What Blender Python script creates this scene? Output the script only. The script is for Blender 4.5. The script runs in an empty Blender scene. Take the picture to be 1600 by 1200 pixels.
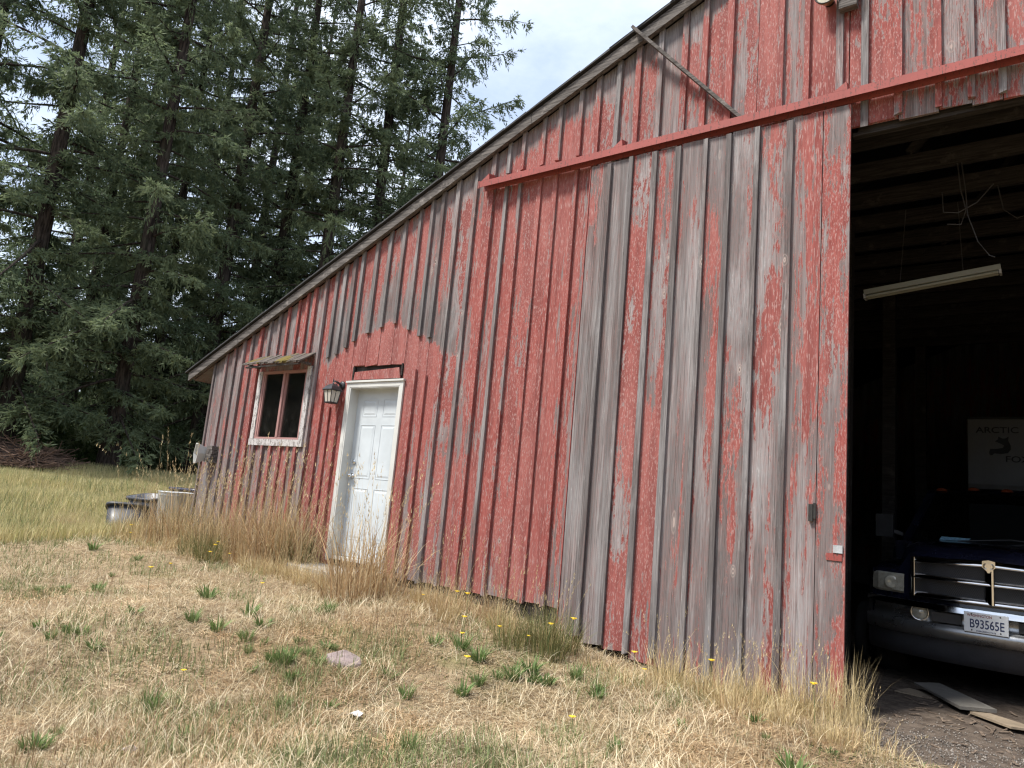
import bpy, math, random
import numpy as np
from mathutils import Vector, Matrix
R = math.radians
rnd = random.Random(7)
C = bpy.context.scene.collection
S = bpy.context.scene

# ------------------------------------------------------------------ camera, sky, sun, exposure
# z = 0 is eye level; the barn's front wall stands in the plane y = 0, x runs along it
cam_d = bpy.data.cameras.new('camera'); cam = bpy.data.objects.new('camera', cam_d); C.objects.link(cam); S.camera = cam
f_px, roll, pitch, yaw = 1131.7, R(5.166), R(9.468), R(37.353)
cam_d.sensor_fit = 'HORIZONTAL'; cam_d.sensor_width = 36.0; cam_d.lens = 36.0*f_px/1600.0
cam_d.clip_start = 0.05; cam_d.clip_end = 2000
d = Vector((-math.sin(yaw)*math.cos(pitch), math.cos(yaw)*math.cos(pitch), math.sin(pitch)))
r = d.cross(Vector((0, 0, 1))).normalized(); u = r.cross(d)
c_, s_ = math.cos(roll), math.sin(roll)
rr = r*c_ + u*s_; uu = -r*s_ + u*c_
cam.matrix_world = Matrix(((rr.x, uu.x, -d.x, 0), (rr.y, uu.y, -d.y, -5.78), (rr.z, uu.z, -d.z, 0), (0, 0, 0, 1)))

SUN_EL, SUN_DIR = R(57), Vector((-0.52, -0.85, 0)).normalized()
w = bpy.data.worlds.new("World"); S.world = w; w.use_nodes = True
wt = w.node_tree; wt.nodes.clear()
sky = wt.nodes.new('ShaderNodeTexSky'); sky.sky_type = 'NISHITA'; sky.sun_disc = False
sky.sun_elevation = SUN_EL; sky.sun_rotation = math.atan2(SUN_DIR.x, SUN_DIR.y)
tc = wt.nodes.new('ShaderNodeTexCoord')
mp = wt.nodes.new('ShaderNodeMapping'); mp.inputs['Scale'].default_value = (1.0, 1.0, 2.2)
nz = wt.nodes.new('ShaderNodeTexNoise'); nz.inputs['Scale'].default_value = 1.7; nz.inputs['Detail'].default_value = 5
cr = wt.nodes.new('ShaderNodeMapRange'); cr.inputs[1].default_value = .3; cr.inputs[2].default_value = .7; cr.inputs[3].default_value = .62; cr.inputs[4].default_value = .97
mx = wt.nodes.new('ShaderNodeMix'); mx.data_type = 'RGBA'; mx.inputs[7].default_value = (4.3, 4.9, 5.9, 1)
bg = wt.nodes.new('ShaderNodeBackground'); bg.inputs['Strength'].default_value = .1
wo = wt.nodes.new('ShaderNodeOutputWorld')
L = wt.links.new
n2_ = wt.nodes.new('ShaderNodeTexNoise'); n2_.inputs['Scale'].default_value = 3.1; n2_.inputs['Detail'].default_value = 7; n2_.inputs['Roughness'].default_value = .6
c2_ = wt.nodes.new('ShaderNodeMix'); c2_.data_type = 'RGBA'; c2_.inputs[6].default_value = (3.1, 3.7, 4.9, 1); c2_.inputs[7].default_value = (5.3, 5.7, 6.3, 1)
r2_ = wt.nodes.new('ShaderNodeMapRange'); r2_.inputs[1].default_value = .34; r2_.inputs[2].default_value = .66
L(mp.outputs[0], n2_.inputs['Vector']); L(n2_.outputs[0], r2_.inputs[0]); L(r2_.outputs[0], c2_.inputs[0]); L(c2_.outputs[2], mx.inputs[7])
L(tc.outputs['Generated'], mp.inputs[0]); L(mp.outputs[0], nz.inputs['Vector']); L(nz.outputs[0], cr.inputs[0]); L(cr.outputs[0], mx.inputs[0])
L(sky.outputs[0], mx.inputs[6]); L(mx.outputs[2], bg.inputs[0]); L(bg.outputs[0], wo.inputs[0])

sl = bpy.data.lights.new('sun', 'SUN'); sl.energy = 2.7; sl.angle = R(11); sl.color = (1, .95, .87)
so = bpy.data.objects.new('sun', sl); C.objects.link(so)
sd = Vector((SUN_DIR.x*math.cos(SUN_EL), SUN_DIR.y*math.cos(SUN_EL), math.sin(SUN_EL)))
so.rotation_euler = sd.to_track_quat('Z', 'Y').to_euler(); so.location = (0, -20, 30)
vs = S.view_settings; S.display_settings.display_device = 'sRGB'
vs.view_transform = 'Standard'; vs.look = 'None'; vs.exposure = 1.3; vs.gamma = 1; vs.use_curve_mapping = False
S.cycles.use_denoising = True; S.cycles.denoising_input_passes = 'RGB_ALBEDO_NORMAL'; S.cycles.denoising_prefilter = 'ACCURATE'; S.cycles.filter_width = 1.25; S.cycles.sample_clamp_indirect = 1.5; S.cycles.max_bounces = 6; S.cycles.diffuse_bounces = 4; S.cycles.transparent_max_bounces = 12

# ------------------------------------------------------------------ object helpers
ROOT = {}
def thing(name, label, cat, loc=(0, 0, 0), rz=0, group=None):
    o = bpy.data.objects.new(name, None); C.objects.link(o); o.empty_display_size = .1
    o.location = loc; o.rotation_euler = (0, 0, rz); o['label'] = label; o['category'] = cat
    if group: o['group'] = group
    ROOT[o] = Vector(loc); return o
def tag(o, label=None, cat=None, group=None, kind=None):
    for k, v in (('label', label), ('category', cat), ('group', group), ('kind', kind)):
        if v: o[k] = v
    return o
def link(name, me, m=None, parent=None):
    o = bpy.data.objects.new(name, me); C.objects.link(o)
    if m and not me.materials: me.materials.append(m)
    if parent: o.parent = parent; ROOT[o] = ROOT.get(parent, Vector())
    return o
class MB:
    """collects shapes, then links them as ONE mesh object"""
    def __init__(s): s.v = []; s.f = []; s.sm = []
    def add(s, v, f, smooth=False):
        n = len(s.v); s.v += [tuple(p) for p in v]; s.f += [[i+n for i in q] for q in f]; s.sm += [smooth]*len(f); return s
    def box(s, a, b):
        (x0, y0, z0), (x1, y1, z1) = a, b
        return s.hexa([(x0, y0, z0), (x1, y0, z0), (x1, y1, z0), (x0, y1, z0)], [(x0, y0, z1), (x1, y0, z1), (x1, y1, z1), (x0, y1, z1)])
    def hexa(s, lo, hi):
        return s.add(list(lo)+list(hi), [(3, 2, 1, 0), (4, 5, 6, 7), (0, 1, 5, 4), (1, 2, 6, 5), (2, 3, 7, 6), (3, 0, 4, 7)])
    def prism(s, poly, ax, t0, t1):
        """poly of 2-D points pushed along axis ax (0 x, 1 y, 2 z) from t0 to t1"""
        n = len(poly)
        def p(q, t): return {0: (t, q[0], q[1]), 1: (q[0], t, q[1]), 2: (q[0], q[1], t)}[ax]
        v = [p(q, t0) for q in poly]+[p(q, t1) for q in poly]
        return s.add(v, [list(range(n)), list(range(2*n-1, n-1, -1))]+[(i, i+n, (i+1) % n+n, (i+1) % n) for i in range(n)])
    def bar(s, a, b, wd, ht, up=(0, 0, 1)):
        a, b = Vector(a), Vector(b); dd = (b-a).normalized(); sx = dd.cross(Vector(up))
        if sx.length < 1e-4: sx = dd.cross(Vector((0, 1, 0)))
        sx = sx.normalized()*wd/2; sz = sx.normalized().cross(dd)*ht/2
        return s.hexa([a-sx-sz, a+sx-sz, a+sx+sz, a-sx+sz], [b-sx-sz, b+sx-sz, b+sx+sz, b-sx+sz])
    def tube(s, pts, rad, n=8, cap=True, smooth=True):
        pts = [Vector(p) for p in pts]; rad = rad if hasattr(rad, '__len__') else [rad]*len(pts); v = []; f = []
        for i, p in enumerate(pts):
            t = (pts[min(i+1, len(pts)-1)]-pts[max(i-1, 0)]).normalized()
            a = t.cross(Vector((0, 0, 1)) if abs(t.z) < .9 else Vector((0, 1, 0))).normalized(); b = t.cross(a)
            for k in range(n):
                an = 2*math.pi*k/n; v.append(p+(a*math.cos(an)+b*math.sin(an))*rad[i])
        for i in range(len(pts)-1):
            for k in range(n): f.append((i*n+k, i*n+(k+1) % n, (i+1)*n+(k+1) % n, (i+1)*n+k))
        s.add(v, f, smooth)
        if cap: s.add(v[:n], [list(range(n))]); s.add(v[-n:], [list(range(n-1, -1, -1))])
        return s
    def lathe(s, prof, n=24, loc=(0, 0, 0), axis='z', smooth=True):
        v = []; f = []
        for (rad, z) in prof:
            for k in range(n):
                an = 2*math.pi*k/n; q = (rad*math.cos(an), rad*math.sin(an), z)
                if axis == 'y': q = (q[0], q[2], q[1])
                if axis == 'x': q = (q[2], q[0], q[1])
                v.append((q[0]+loc[0], q[1]+loc[1], q[2]+loc[2]))
        for i in range(len(prof)-1):
            for k in range(n): f.append((i*n+k, i*n+(k+1) % n, (i+1)*n+(k+1) % n, (i+1)*n+k))
        return s.add(v, f, smooth)
    def loft(s, secs, close=False, smooth=True):
        n = len(secs[0]); v = [p for q in secs for p in q]; f = []
        for i in range(len(secs)-1):
            for k in range(n if close else n-1): f.append((i*n+k, i*n+(k+1) % n, (i+1)*n+(k+1) % n, (i+1)*n+k))
        return s.add(v, f, smooth)
    def build(s, name, m, parent=None, local=False, fix=False):
        me = bpy.data.meshes.new(name); off = Vector() if local else ROOT.get(parent, Vector())
        me.from_pydata([(p[0]-off.x, p[1]-off.y, p[2]-off.z) for p in s.v], [], s.f)
        me.polygons.foreach_set('use_smooth', s.sm); me.update()
        if fix:
            import bmesh
            bm = bmesh.new(); bm.from_mesh(me); bmesh.ops.remove_doubles(bm, verts=bm.verts, dist=1e-5)
            bmesh.ops.recalc_face_normals(bm, faces=bm.faces); bm.to_mesh(me); bm.free()
        return link(name, me, m, parent)
def tri_mesh(name, V, T, col=None):
    me = bpy.data.meshes.new(name); V = np.asarray(V, np.float32); T = np.asarray(T, np.int32)
    me.vertices.add(len(V)); me.vertices.foreach_set('co', V.ravel())
    me.loops.add(T.size); me.loops.foreach_set('vertex_index', T.ravel())
    me.polygons.add(len(T)); me.polygons.foreach_set('loop_start', np.arange(0, T.size, 3, dtype=np.int32))
    me.polygons.foreach_set('loop_total', np.full(len(T), 3, np.int32))
    if col is not None:
        a = me.attributes.new('tint', 'FLOAT_COLOR', 'POINT')
        cc = np.ones((len(V), 4), np.float32); cc[:, :3] = col; a.data.foreach_set('color', cc.ravel())
    me.update(calc_edges=True); return me
def copy_tree(o, parent=None):
    c = o.copy(); C.objects.link(c)
    if parent: c.parent = parent
    for ch in list(o.children): copy_tree(ch, c)
    return c

# ------------------------------------------------------------------ materials
class NT:
    def __init__(s, name):
        s.m = bpy.data.materials.new(name); s.m.use_nodes = True; s.t = s.m.node_tree
        s.b = s.t.nodes['Principled BSDF']; s.out = s.t.nodes['Material Output']
    def n(s, ty, **k):
        q = s.t.nodes.new('ShaderNode'+ty)
        for a, b in k.items(): setattr(q, a, b)
        return q
    def set(s, sock, v):
        if isinstance(v, bpy.types.NodeSocket): s.t.links.new(v, sock)
        elif isinstance(v, (tuple, list)) and len(v) == 3 and sock.type == 'RGBA': sock.default_value = (*v, 1)
        else: sock.default_value = v
    def math(s, op, a, b=0., c=0., clamp=False):
        q = s.n('Math', operation=op, use_clamp=clamp)
        for i, v in enumerate((a, b, c)): s.set(q.inputs[i], v)
        return q.outputs[0]
    def vec(s, op, a, b):
        q = s.n('VectorMath', operation=op); s.set(q.inputs[0], a); s.set(q.inputs[1], b); return q.outputs[0]
    def noise(s, v, scale=1., detail=4., rough=.55, dist=0.):
        q = s.n('TexNoise'); s.set(q.inputs['Vector'], v); q.inputs['Scale'].default_value = scale
        q.inputs['Detail'].default_value = detail; q.inputs['Roughness'].default_value = rough; q.inputs['Distortion'].default_value = dist
        return q.outputs[0]
    def ramp(s, v, a, b, lo=0., hi=1., smooth=True):
        q = s.n('MapRange'); q.interpolation_type = 'SMOOTHSTEP' if smooth else 'LINEAR'
        for i, x in enumerate((v, a, b, lo, hi)): s.set(q.inputs[i], x)
        return q.outputs[0]
    def mix(s, f, a, b, bl='MIX'):
        q = s.n('Mix', data_type='RGBA', blend_type=bl); s.set(q.inputs[0], f); s.set(q.inputs[6], a); s.set(q.inputs[7], b); return q.outputs[2]
    def bump(s, h, strength=.4, dist=.01):
        q = s.n('Bump'); q.inputs['Strength'].default_value = strength; q.inputs['Distance'].default_value = dist
        s.set(q.inputs['Height'], h); s.t.links.new(q.outputs[0], s.b.inputs['Normal'])
    def pos(s): return s.n('NewGeometry').outputs['Position']
    def obj(s): return s.n('TexCoord').outputs['Object']
    def sep(s, v): q = s.n('SeparateXYZ'); s.set(q.inputs[0], v); return q.outputs
    def P(s, **k):
        names = dict(col='Base Color', rough='Roughness', metal='Metallic', spec='Specular IOR Level', trans='Transmission Weight', coat='Coat Weight', alpha='Alpha', ior='IOR')
        for a, b in k.items(): s.set(s.b.inputs[names[a]], b)
        return s

def plain(name, col, rough=.6, metal=0., var=.25, scale=6., coat=0., spec=.5, bump=0.):
    t = NT(name); n1 = t.noise(t.obj(), scale, 6, .65); n2 = t.noise(t.obj(), scale*9, 3)
    k = t.math('ADD', t.math('MULTIPLY', n1, .7), t.math('MULTIPLY', n2, .3))
    c = t.mix(t.ramp(k, .3, .7), tuple(x*(1-var) for x in col), tuple(min(1, x*(1+var)) for x in col))
    t.P(col=c, rough=t.ramp(n1, .3, .7, max(0, rough-.08), min(1, rough+.08)), metal=metal, coat=coat, spec=spec)
    if bump: t.bump(k, bump)
    return t.m

def mat_wood(name, arch=False, eave=False, big=.52, fine=.50, res=.85, wdk=0.):
    """weathered board: grey grain, chalky pink residue, peeling red. object colour = (paint left, seed, tone)"""
    t = NT(name); oi = t.n('ObjectInfo'); sp = t.n('SeparateColor'); t.set(sp.inputs[0], oi.outputs['Color'])
    cov, seed, tone = sp.outputs[0], sp.outputs[1], sp.outputs[2]
    P = t.pos(); x, y, z = t.sep(P)
    off = t.n('CombineXYZ'); t.set(off.inputs[0], t.math('MULTIPLY', seed, 37.)); t.set(off.inputs[2], t.math('MULTIPLY', seed, 91.))
    sc = t.n('CombineXYZ'); t.set(sc.inputs[0], t.math('ADD', .75, t.math('MULTIPLY', seed, .5))); t.set(sc.inputs[1], 1.); t.set(sc.inputs[2], t.math('ADD', .55, t.math('MULTIPLY', t.math('FRACT', t.math('MULTIPLY', seed, 7.3)), 1.1)))
    Q = t.vec('ADD', t.vec('MULTIPLY', P, sc.outputs[0]), off.outputs[0])
    n0 = t.noise(P, .9, 3)
    n1 = t.math('ADD', t.math('MULTIPLY', t.noise(t.vec('MULTIPLY', Q, (12, 12, 1.5)), 1, 8, .66, .3), fine), t.math('MULTIPLY', t.noise(t.vec('MULTIPLY', Q, (4.4, 4.4, .6)), 1, 6, .62, .3), big))
    n2 = t.noise(t.vec('MULTIPLY', Q, (55, 55, 8)), 1, 6, .7)
    n3 = t.noise(t.vec('MULTIPLY', Q, (24, 24, .16)), 1, 2, .5)
    gr = t.noise(t.vec('MULTIPLY', Q, (170, 170, 2.6)), 1, 5, .65, .6)
    fl = t.noise(t.vec('MULTIPLY', Q, (130, 130, 22)), 1, 3, .6)
    # knots
    vo = t.n('TexVoronoi'); t.set(vo.inputs['Vector'], t.vec('MULTIPLY', Q, (5.5, 5.5, 2.0))); vo.inputs['Scale'].default_value = 1
    vs_ = t.n('SeparateColor'); t.set(vs_.inputs[0], vo.outputs['Color']); some = t.ramp(vs_.outputs[0], .58, .6)
    kn = t.math('MULTIPLY', t.ramp(vo.outputs['Distance'], .06, .16, 1, 0), some)
    n5 = t.noise(t.vec('MULTIPLY', Q, (7, 7, .8)), 1, 5, .6)
    ring = t.math('SINE', t.math('MULTIPLY', t.math('ADD', vo.outputs['Distance'], t.math('MULTIPLY', gr, .06)), 95.))
    cv = t.math('ADD', cov, t.math('MULTIPLY', t.math('SUBTRACT', n0, .5), .55))
    dark = 0.
    if arch:
        # the gable shape of a porch roof that once shielded the paint over the door
        ax = t.math('ABSOLUTE', t.math('ADD', x, 6.33))
        za = t.math('ADD', t.math('SUBTRACT', 1.97, t.math('MULTIPLY', ax, .36)), t.math('ADD', t.math('MULTIPLY', t.math('SUBTRACT', t.noise(P, 9, 4, .6), .5), .14), t.math('MULTIPLY', t.math('SUBTRACT', n0, .5), .35)))
        dz = t.math('SUBTRACT', z, za); inx = t.ramp(t.math('ADD', ax, t.math('MULTIPLY', n0, .3)), 1.0, 1.25, 1, 0)
        low = t.math('MULTIPLY', t.ramp(dz, -.10, .08, 1, 0), t.ramp(z, .1, .9))
        cv = t.math('ADD', cv, t.math('MULTIPLY', t.math('MULTIPLY', inx, low), .20))
        band = t.math('MULTIPLY', t.math('MULTIPLY', t.ramp(dz, -.06, .08), t.ramp(dz, .1, 1.0, 1, 0)), t.ramp(ax, .95, 1.35, 1, 0))
        cv = t.math('SUBTRACT', cv, t.math('MULTIPLY', band, .24)); dark = band
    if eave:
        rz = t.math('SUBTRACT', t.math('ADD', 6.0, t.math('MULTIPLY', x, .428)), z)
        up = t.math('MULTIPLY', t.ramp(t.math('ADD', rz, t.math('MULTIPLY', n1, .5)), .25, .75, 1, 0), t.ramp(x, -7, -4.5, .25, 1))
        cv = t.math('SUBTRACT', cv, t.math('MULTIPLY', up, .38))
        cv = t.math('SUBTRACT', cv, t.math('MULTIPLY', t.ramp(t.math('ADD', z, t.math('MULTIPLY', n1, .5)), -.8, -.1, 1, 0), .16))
    m = t.math('ADD', t.math('ADD', t.math('MULTIPLY', n1, 1.0), t.math('MULTIPLY', n2, .46)), t.math('ADD', t.math('MULTIPLY', n3, .28), t.math('MULTIPLY', kn, .10)))
    thr = t.math('ADD', .87, t.math('MULTIPLY', t.math('SUBTRACT', cv, .5), .62))
    e = t.math('SUBTRACT', thr, m)                                     # > 0 : paint holds
    paint = t.ramp(e, -.008, .012); resid = t.ramp(t.math('ADD', e, t.math('MULTIPLY', t.math('SUBTRACT', fl, .5), .22)), -.24, .04)
    g2 = t.noise(t.vec('MULTIPLY', Q, (75, 75, .8)), 1, 4, .55, .35); crack = t.ramp(t.math('ABSOLUTE', t.math('SUBTRACT', g2, .5)), .004, .022, 1, 0)
    wood = t.mix(t.ramp(gr, .3, .7), (.062, .053, .051), (.33, .30, .295))
    wood = t.mix(t.ramp(n1, .40, .62), wood, t.mix(.5, wood, (.33, .32, .325)))
    wood = t.mix(t.math('MULTIPLY', t.ramp(n2, .60, .72), .7), wood, (.50, .47, .465)); wood = t.mix(t.ramp(n2, .40, .28, 0, .6), wood, (.09, .075, .072))
    wood = t.mix(t.ramp(n5, .36+wdk, .56+wdk, .8, 0), wood, t.mix(.7, wood, (.055, .042, .040)))
    wood = t.mix(t.math('MULTIPLY', kn, t.ramp(ring, -1, 1, .3, .85)), wood, (.32, .27, .245))
    if arch: wood = t.mix(t.math('MULTIPLY', dark, .32), wood, (.075, .068, .066))
    wood = t.mix(1., wood, t.n('CombineColor').outputs[0], 'MULTIPLY') if False else wood
    tn = t.n('CombineColor')
    for i in range(3): t.set(tn.inputs[i], tone)
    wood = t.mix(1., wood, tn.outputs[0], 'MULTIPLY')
    pinkw = t.mix(t.ramp(fl, .35, .65, .2, .7), wood, (.26, .125, .112))
    red = t.mix(t.ramp(n2, .3, .7), (.21, .040, .034), (.345, .098, .083))
    red = t.mix(t.ramp(n0, .35, .7, .1, .55), red, (.33, .14, .126)); red = t.mix(t.ramp(n5, .45, .62, 0, .45), red, (.13, .032, .03))
    red = t.mix(t.math('MULTIPLY', t.ramp(fl, .54, .64), .8), red, (.40, .255, .235))
    red = t.mix(t.math('MULTIPLY', t.ramp(gr, .28, .4, 1, 0), .5), red, (.13, .035, .03))
    col = t.mix(t.math('MULTIPLY', resid, res), wood, pinkw)
    col = t.mix(t.math('MULTIPLY', crack, .62), col, (.045, .035, .033))
    edge = t.math('MULTIPLY', t.math('MULTIPLY', paint, t.math('SUBTRACT', 1., paint)), 3.2, clamp=True)
    col = t.mix(paint, col, t.mix(t.math('MULTIPLY', crack, .45), red, (.10, .03, .027)))
    col = t.mix(t.math('MULTIPLY', edge, .55), col, (.46, .37, .345))
    col = t.mix(t.math('MULTIPLY', kn, t.ramp(ring, .2, .9, 0, .6)), col, (.44, .34, .31)); col = t.mix(t.math('MULTIPLY', some, t.ramp(vo.outputs['Distance'], .02, .045, .8, 0)), col, (.07, .045, .04))
    t.P(col=col, rough=.82, spec=.25)
    t.bump(t.math('ADD', t.math('MULTIPLY', paint, .55), t.math('ADD', t.math('MULTIPLY', gr, .6), t.math('MULTIPLY', kn, .5))), .55, .004)
    return t.m
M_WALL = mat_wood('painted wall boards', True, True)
M_DOORW = mat_wood('painted door boards', False, False, .74, .30, .62, .05)

def mat_grey(name, dark, light, sc=(60, 60, 60)):
    t = NT(name); Q = t.obj(); oi = t.n('ObjectInfo'); off = t.n('CombineXYZ'); t.set(off.inputs[0], t.math('MULTIPLY', oi.outputs['Random'], 50.))
    Q = t.vec('ADD', Q, off.outputs[0]); g = t.noise(t.vec('MULTIPLY', Q, sc), 1, 5, .65, .4); n = t.noise(Q, 5, 5, .7)
    c = t.mix(t.ramp(g, .3, .7), dark, light); c = t.mix(t.ramp(n, .55, .72), c, tuple(min(1, v*1.5) for v in light))
    t.P(col=c, rough=.85, spec=.2); t.bump(g, .5, .004); return t.m
M_FASC = mat_grey('grey rake board', (.045, .04, .037), (.165, .15, .14), (3, 60, 60))
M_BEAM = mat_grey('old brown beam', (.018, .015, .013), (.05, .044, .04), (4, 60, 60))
M_SHAKE = mat_grey('cedar shake', (.10, .085, .075), (.26, .235, .21), (70, 8, 8))
M_ROOF = plain('black roof edge', (.022, .022, .024), .8, bump=.3)
M_RAIL = None
def mat_flaky(name, base, under, amt=.5, rough=.5, sc=(20, 20, 5)):
    t = NT(name); Q = t.pos(); n = t.noise(t.vec('MULTIPLY', Q, sc), 1, 7, .7); n2 = t.noise(Q, 60, 4, .6); n3 = t.noise(Q, 3, 3)
    k = t.ramp(t.math('ADD', t.math('MULTIPLY', n, .7), t.math('MULTIPLY', n2, .3)), amt, amt+.05)
    b = t.mix(t.ramp(n3, .3, .7), base, tuple(v*.86 for v in base)); t.P(col=t.mix(k, b, under), rough=rough, spec=.35); t.bump(t.math('SUBTRACT', 1., k), .3, .003); return t.m
M_RAIL = mat_flaky('red painted rail', (.30, .07, .06), (.11, .05, .043), .545, .65, (70, 45, 9))
M_TRIMW = mat_flaky('peeling white trim', (.52, .50, .49), (.21, .19, .18), .50, .8, (26, 26, 9))
M_CASING = mat_flaky('cream door casing', (.58, .585, .56), (.36, .33, .29), .67, .5)
M_DOOR = mat_flaky('white door', (.55, .60, .635), (.45, .47, .48), .92, .38)
M_SASH = mat_flaky('faded pink sash', (.37, .205, .19), (.22, .14, .12), .6, .7, (30, 30, 9))
def mat_glass(name, tint=(.55, .6, .6), dirt=.05):
    t = NT(name); tr = t.n('BsdfTransparent'); tr.inputs[0].default_value = (*tint, 1); gl = t.n('BsdfGlossy'); gl.inputs['Roughness'].default_value = .03
    fr = t.n('Fresnel'); fr.inputs[0].default_value = 1.5; ms = t.n('MixShader'); t.set(ms.inputs[0], fr.outputs[0]); t.set(ms.inputs[1], tr.outputs[0]); t.set(ms.inputs[2], gl.outputs[0])
    df = t.n('BsdfDiffuse'); df.inputs[0].default_value = (.35, .33, .3, 1); m2 = t.n('MixShader')
    t.set(m2.inputs[0], t.ramp(t.noise(t.pos(), 9, 6, .7), .45, .8, dirt*.3, dirt)); t.set(m2.inputs[1], ms.outputs[0]); t.set(m2.inputs[2], df.outputs[0]); t.set(t.out.inputs[0], m2.outputs[0]); return t.m
M_GLASS = mat_glass('window glass', (.6, .63, .62), .05); M_SCREEN = mat_glass('car glass', (.15, .17, .18), .01)
M_BLACK = plain('black metal', (.022, .023, .026), .45, 0., .3)
M_FROST = plain('frosted lamp glass', (.46, .43, .38), .3, 0., .12)
M_IRON = plain('dark iron', (.05, .048, .045), .6, .6)
M_GALV = plain('galvanised steel', (.50, .52, .54), .5, .6, .22, 9)
M_CHROME = plain('chrome', (.72, .72, .72), .09, 1., .04)
M_BUMPER = plain('brushed bumper', (.36, .365, .37), .3, .9, .1)
M_NAVY = plain('navy car paint', (.007, .008, .020), .22, 0., .1, coat=.6)
M_RUBBER = plain('tyre rubber', (.018, .018, .018), .85)
M_LENS = plain('headlight lens', (.50, .48, .40), .12, .15, .3, 22, coat=1.)
M_AMBER = plain('amber lens', (.16, .035, .012), .25, 0., .1)
M_PLATEW = plain('licence plate', (.80, .83, .86), .4, .1, .06)
M_PLATEB = plain('plate blue print', (.02, .035, .11), .5)
M_PLATER = plain('plate red print', (.25, .03, .03), .5)
M_STICK = plain('blue white tag', (.20, .38, .50), .5, 0., .5, 60)
M_TRAILER = plain('off white trailer skin', (.29, .29, .29), .4, 0., .06)
M_PRINT = plain('dark print', (.02, .02, .026), .5)
M_PVC = plain('white plastic', (.50, .50, .48), .4, 0., .08)
M_TOTE = plain('dark grey plastic', (.045, .047, .055), .45, 0., .2)
M_TOTEL = plain('light grey plastic', (.17, .175, .19), .45, 0., .15)
M_NAVYP = plain('dark blue plastic', (.02, .03, .07), .4)
M_CONC = plain('concrete', (.30, .28, .25), .9, 0., .25, 5, bump=.4)
M_STONE = plain('purple grey stone', (.24, .19, .18), .9, 0., .3, 14, bump=.6)
M_SPOT = plain('tarnished brass', (.35, .28, .16), .35, .8)
M_SPOTG = plain('yellowed lens', (.50, .47, .36), .15, 0., .15, coat=.8)
M_TUBE = plain('lamp tube white', (.34, .34, .27), .4, 0., .05)
M_CABLE = plain('grey cable', (.06, .058, .06), .5)
M_PAPER = plain('white paper', (.75, .75, .74), .8, 0., .08)
M_PLY = plain('grey plywood', (.15, .14, .125), .9, 0., .25, 8, bump=.3)
M_PLYT = plain('tan plywood', (.24, .19, .135), .9, 0., .25, 8, bump=.3)

def mat_bark():
    t = NT('fir bark'); Q = t.obj(); n = t.noise(t.vec('MULTIPLY', Q, (14, 14, 2.2)), 1, 6, .65); m = t.noise(Q, 1.2, 4)
    c = t.mix(t.ramp(n, .35, .65), (.018, .014, .012), (.078, .062, .052)); c = t.mix(t.ramp(m, .5, .7, 0, .5), c, (.055, .06, .04))
    t.P(col=c, rough=.95, spec=.1); t.bump(n, .9, .05); return t.m
M_BARK = mat_bark()
def mat_leaf(name, dark, light, transl=.25, rough=.6):
    t = NT(name); a = t.n('Attribute', attribute_name='tint'); sp = t.n('SeparateColor'); t.set(sp.inputs[0], a.outputs['Color'])
    oi = t.n('ObjectInfo'); k = t.math('ADD', t.math('MULTIPLY', sp.outputs[0], .75), t.math('MULTIPLY', oi.outputs['Random'], .25))
    c = t.mix(k, dark, light); df = t.b; t.P(col=c, rough=rough, spec=.25)
    tl = t.n('BsdfTranslucent'); t.set(tl.inputs[0], c); ms = t.n('MixShader'); ms.inputs[0].default_value = transl
    t.set(ms.inputs[1], df.outputs[0]); t.set(ms.inputs[2], tl.outputs[0]); t.set(t.out.inputs[0], ms.outputs[0]); return t.m
M_NEEDLE = mat_leaf('fir needles', (.074, .112, .066), (.255, .30, .155), .5)
M_SHRUB = mat_leaf('shrub leaves', (.030, .060, .020), (.12, .17, .045), .35)
def mat_blade(name, transl=.2):
    t = NT(name); a = t.n('Attribute', attribute_name='tint'); t.P(col=a.outputs['Color'], rough=.7, spec=.2)
    tl = t.n('BsdfTranslucent'); t.set(tl.inputs[0], a.outputs['Color']); ms = t.n('MixShader'); ms.inputs[0].default_value = transl
    t.set(ms.inputs[1], t.b.outputs[0]); t.set(ms.inputs[2], tl.outputs[0]); t.set(t.out.inputs[0], ms.outputs[0]); return t.m
M_BLADE = mat_blade('grass blades')
M_PETAL = plain('yellow petals', (.75, .52, .02), .6, 0., .1)

# ------------------------------------------------------------------ ground
GP = np.array([(0, -5.78, -1.6), (-4.2, -4.1, -1.5), (3, -6, -1.6), (-2.5, -2.2, -1.36), (0, -2, -1.34), (2, -1, -1.28), (0, -.3, -1.24), (-1.2, -.2, -1.22), (-2.5, -.2, -1.24), (-3.2, -.2, -1.18),
   (-3.8, -.2, -1.04), (-5, -.2, -.97), (-6.5, -.2, -.92), (-8.5, -.2, -.93), (-10, -.2, -.93), (-11.2, .4, -.95), (-8, -3, -1.18), (-6, -1.6, -1.1), (-12, -3, -1.06), (-16, 1, -.72), (-20, 2, -.48), (-25, 6, -.12),
   (-30, 8, -.05), (-30, -5, -.2), (-24, 14, -.05), (-8, -12, -1.5), (4, -14, -1.7), (-2, 3, -1.27), (0, 5, -1.27), (3, 3, -1.27), (-6, 5, -1.2), (-9, 8, -1.05), (0, 12, -1.27), (8, 5, -1.27), (12, -3, -1.5), (-2, 9, -1.27)])
def gz(x, y):
    x = np.asarray(x, float); y = np.asarray(y, float); num = 0; den = 0
    for a, b, c in GP:
        q = 1/((x-a)**2+(y-b)**2+.35)**2; num = num+q*c; den = den+q
    far = np.clip((np.hypot(x, y+5.78)-34)/30, 0, 1)
    return num/den*(1-far)+(-.05)*far
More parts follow.
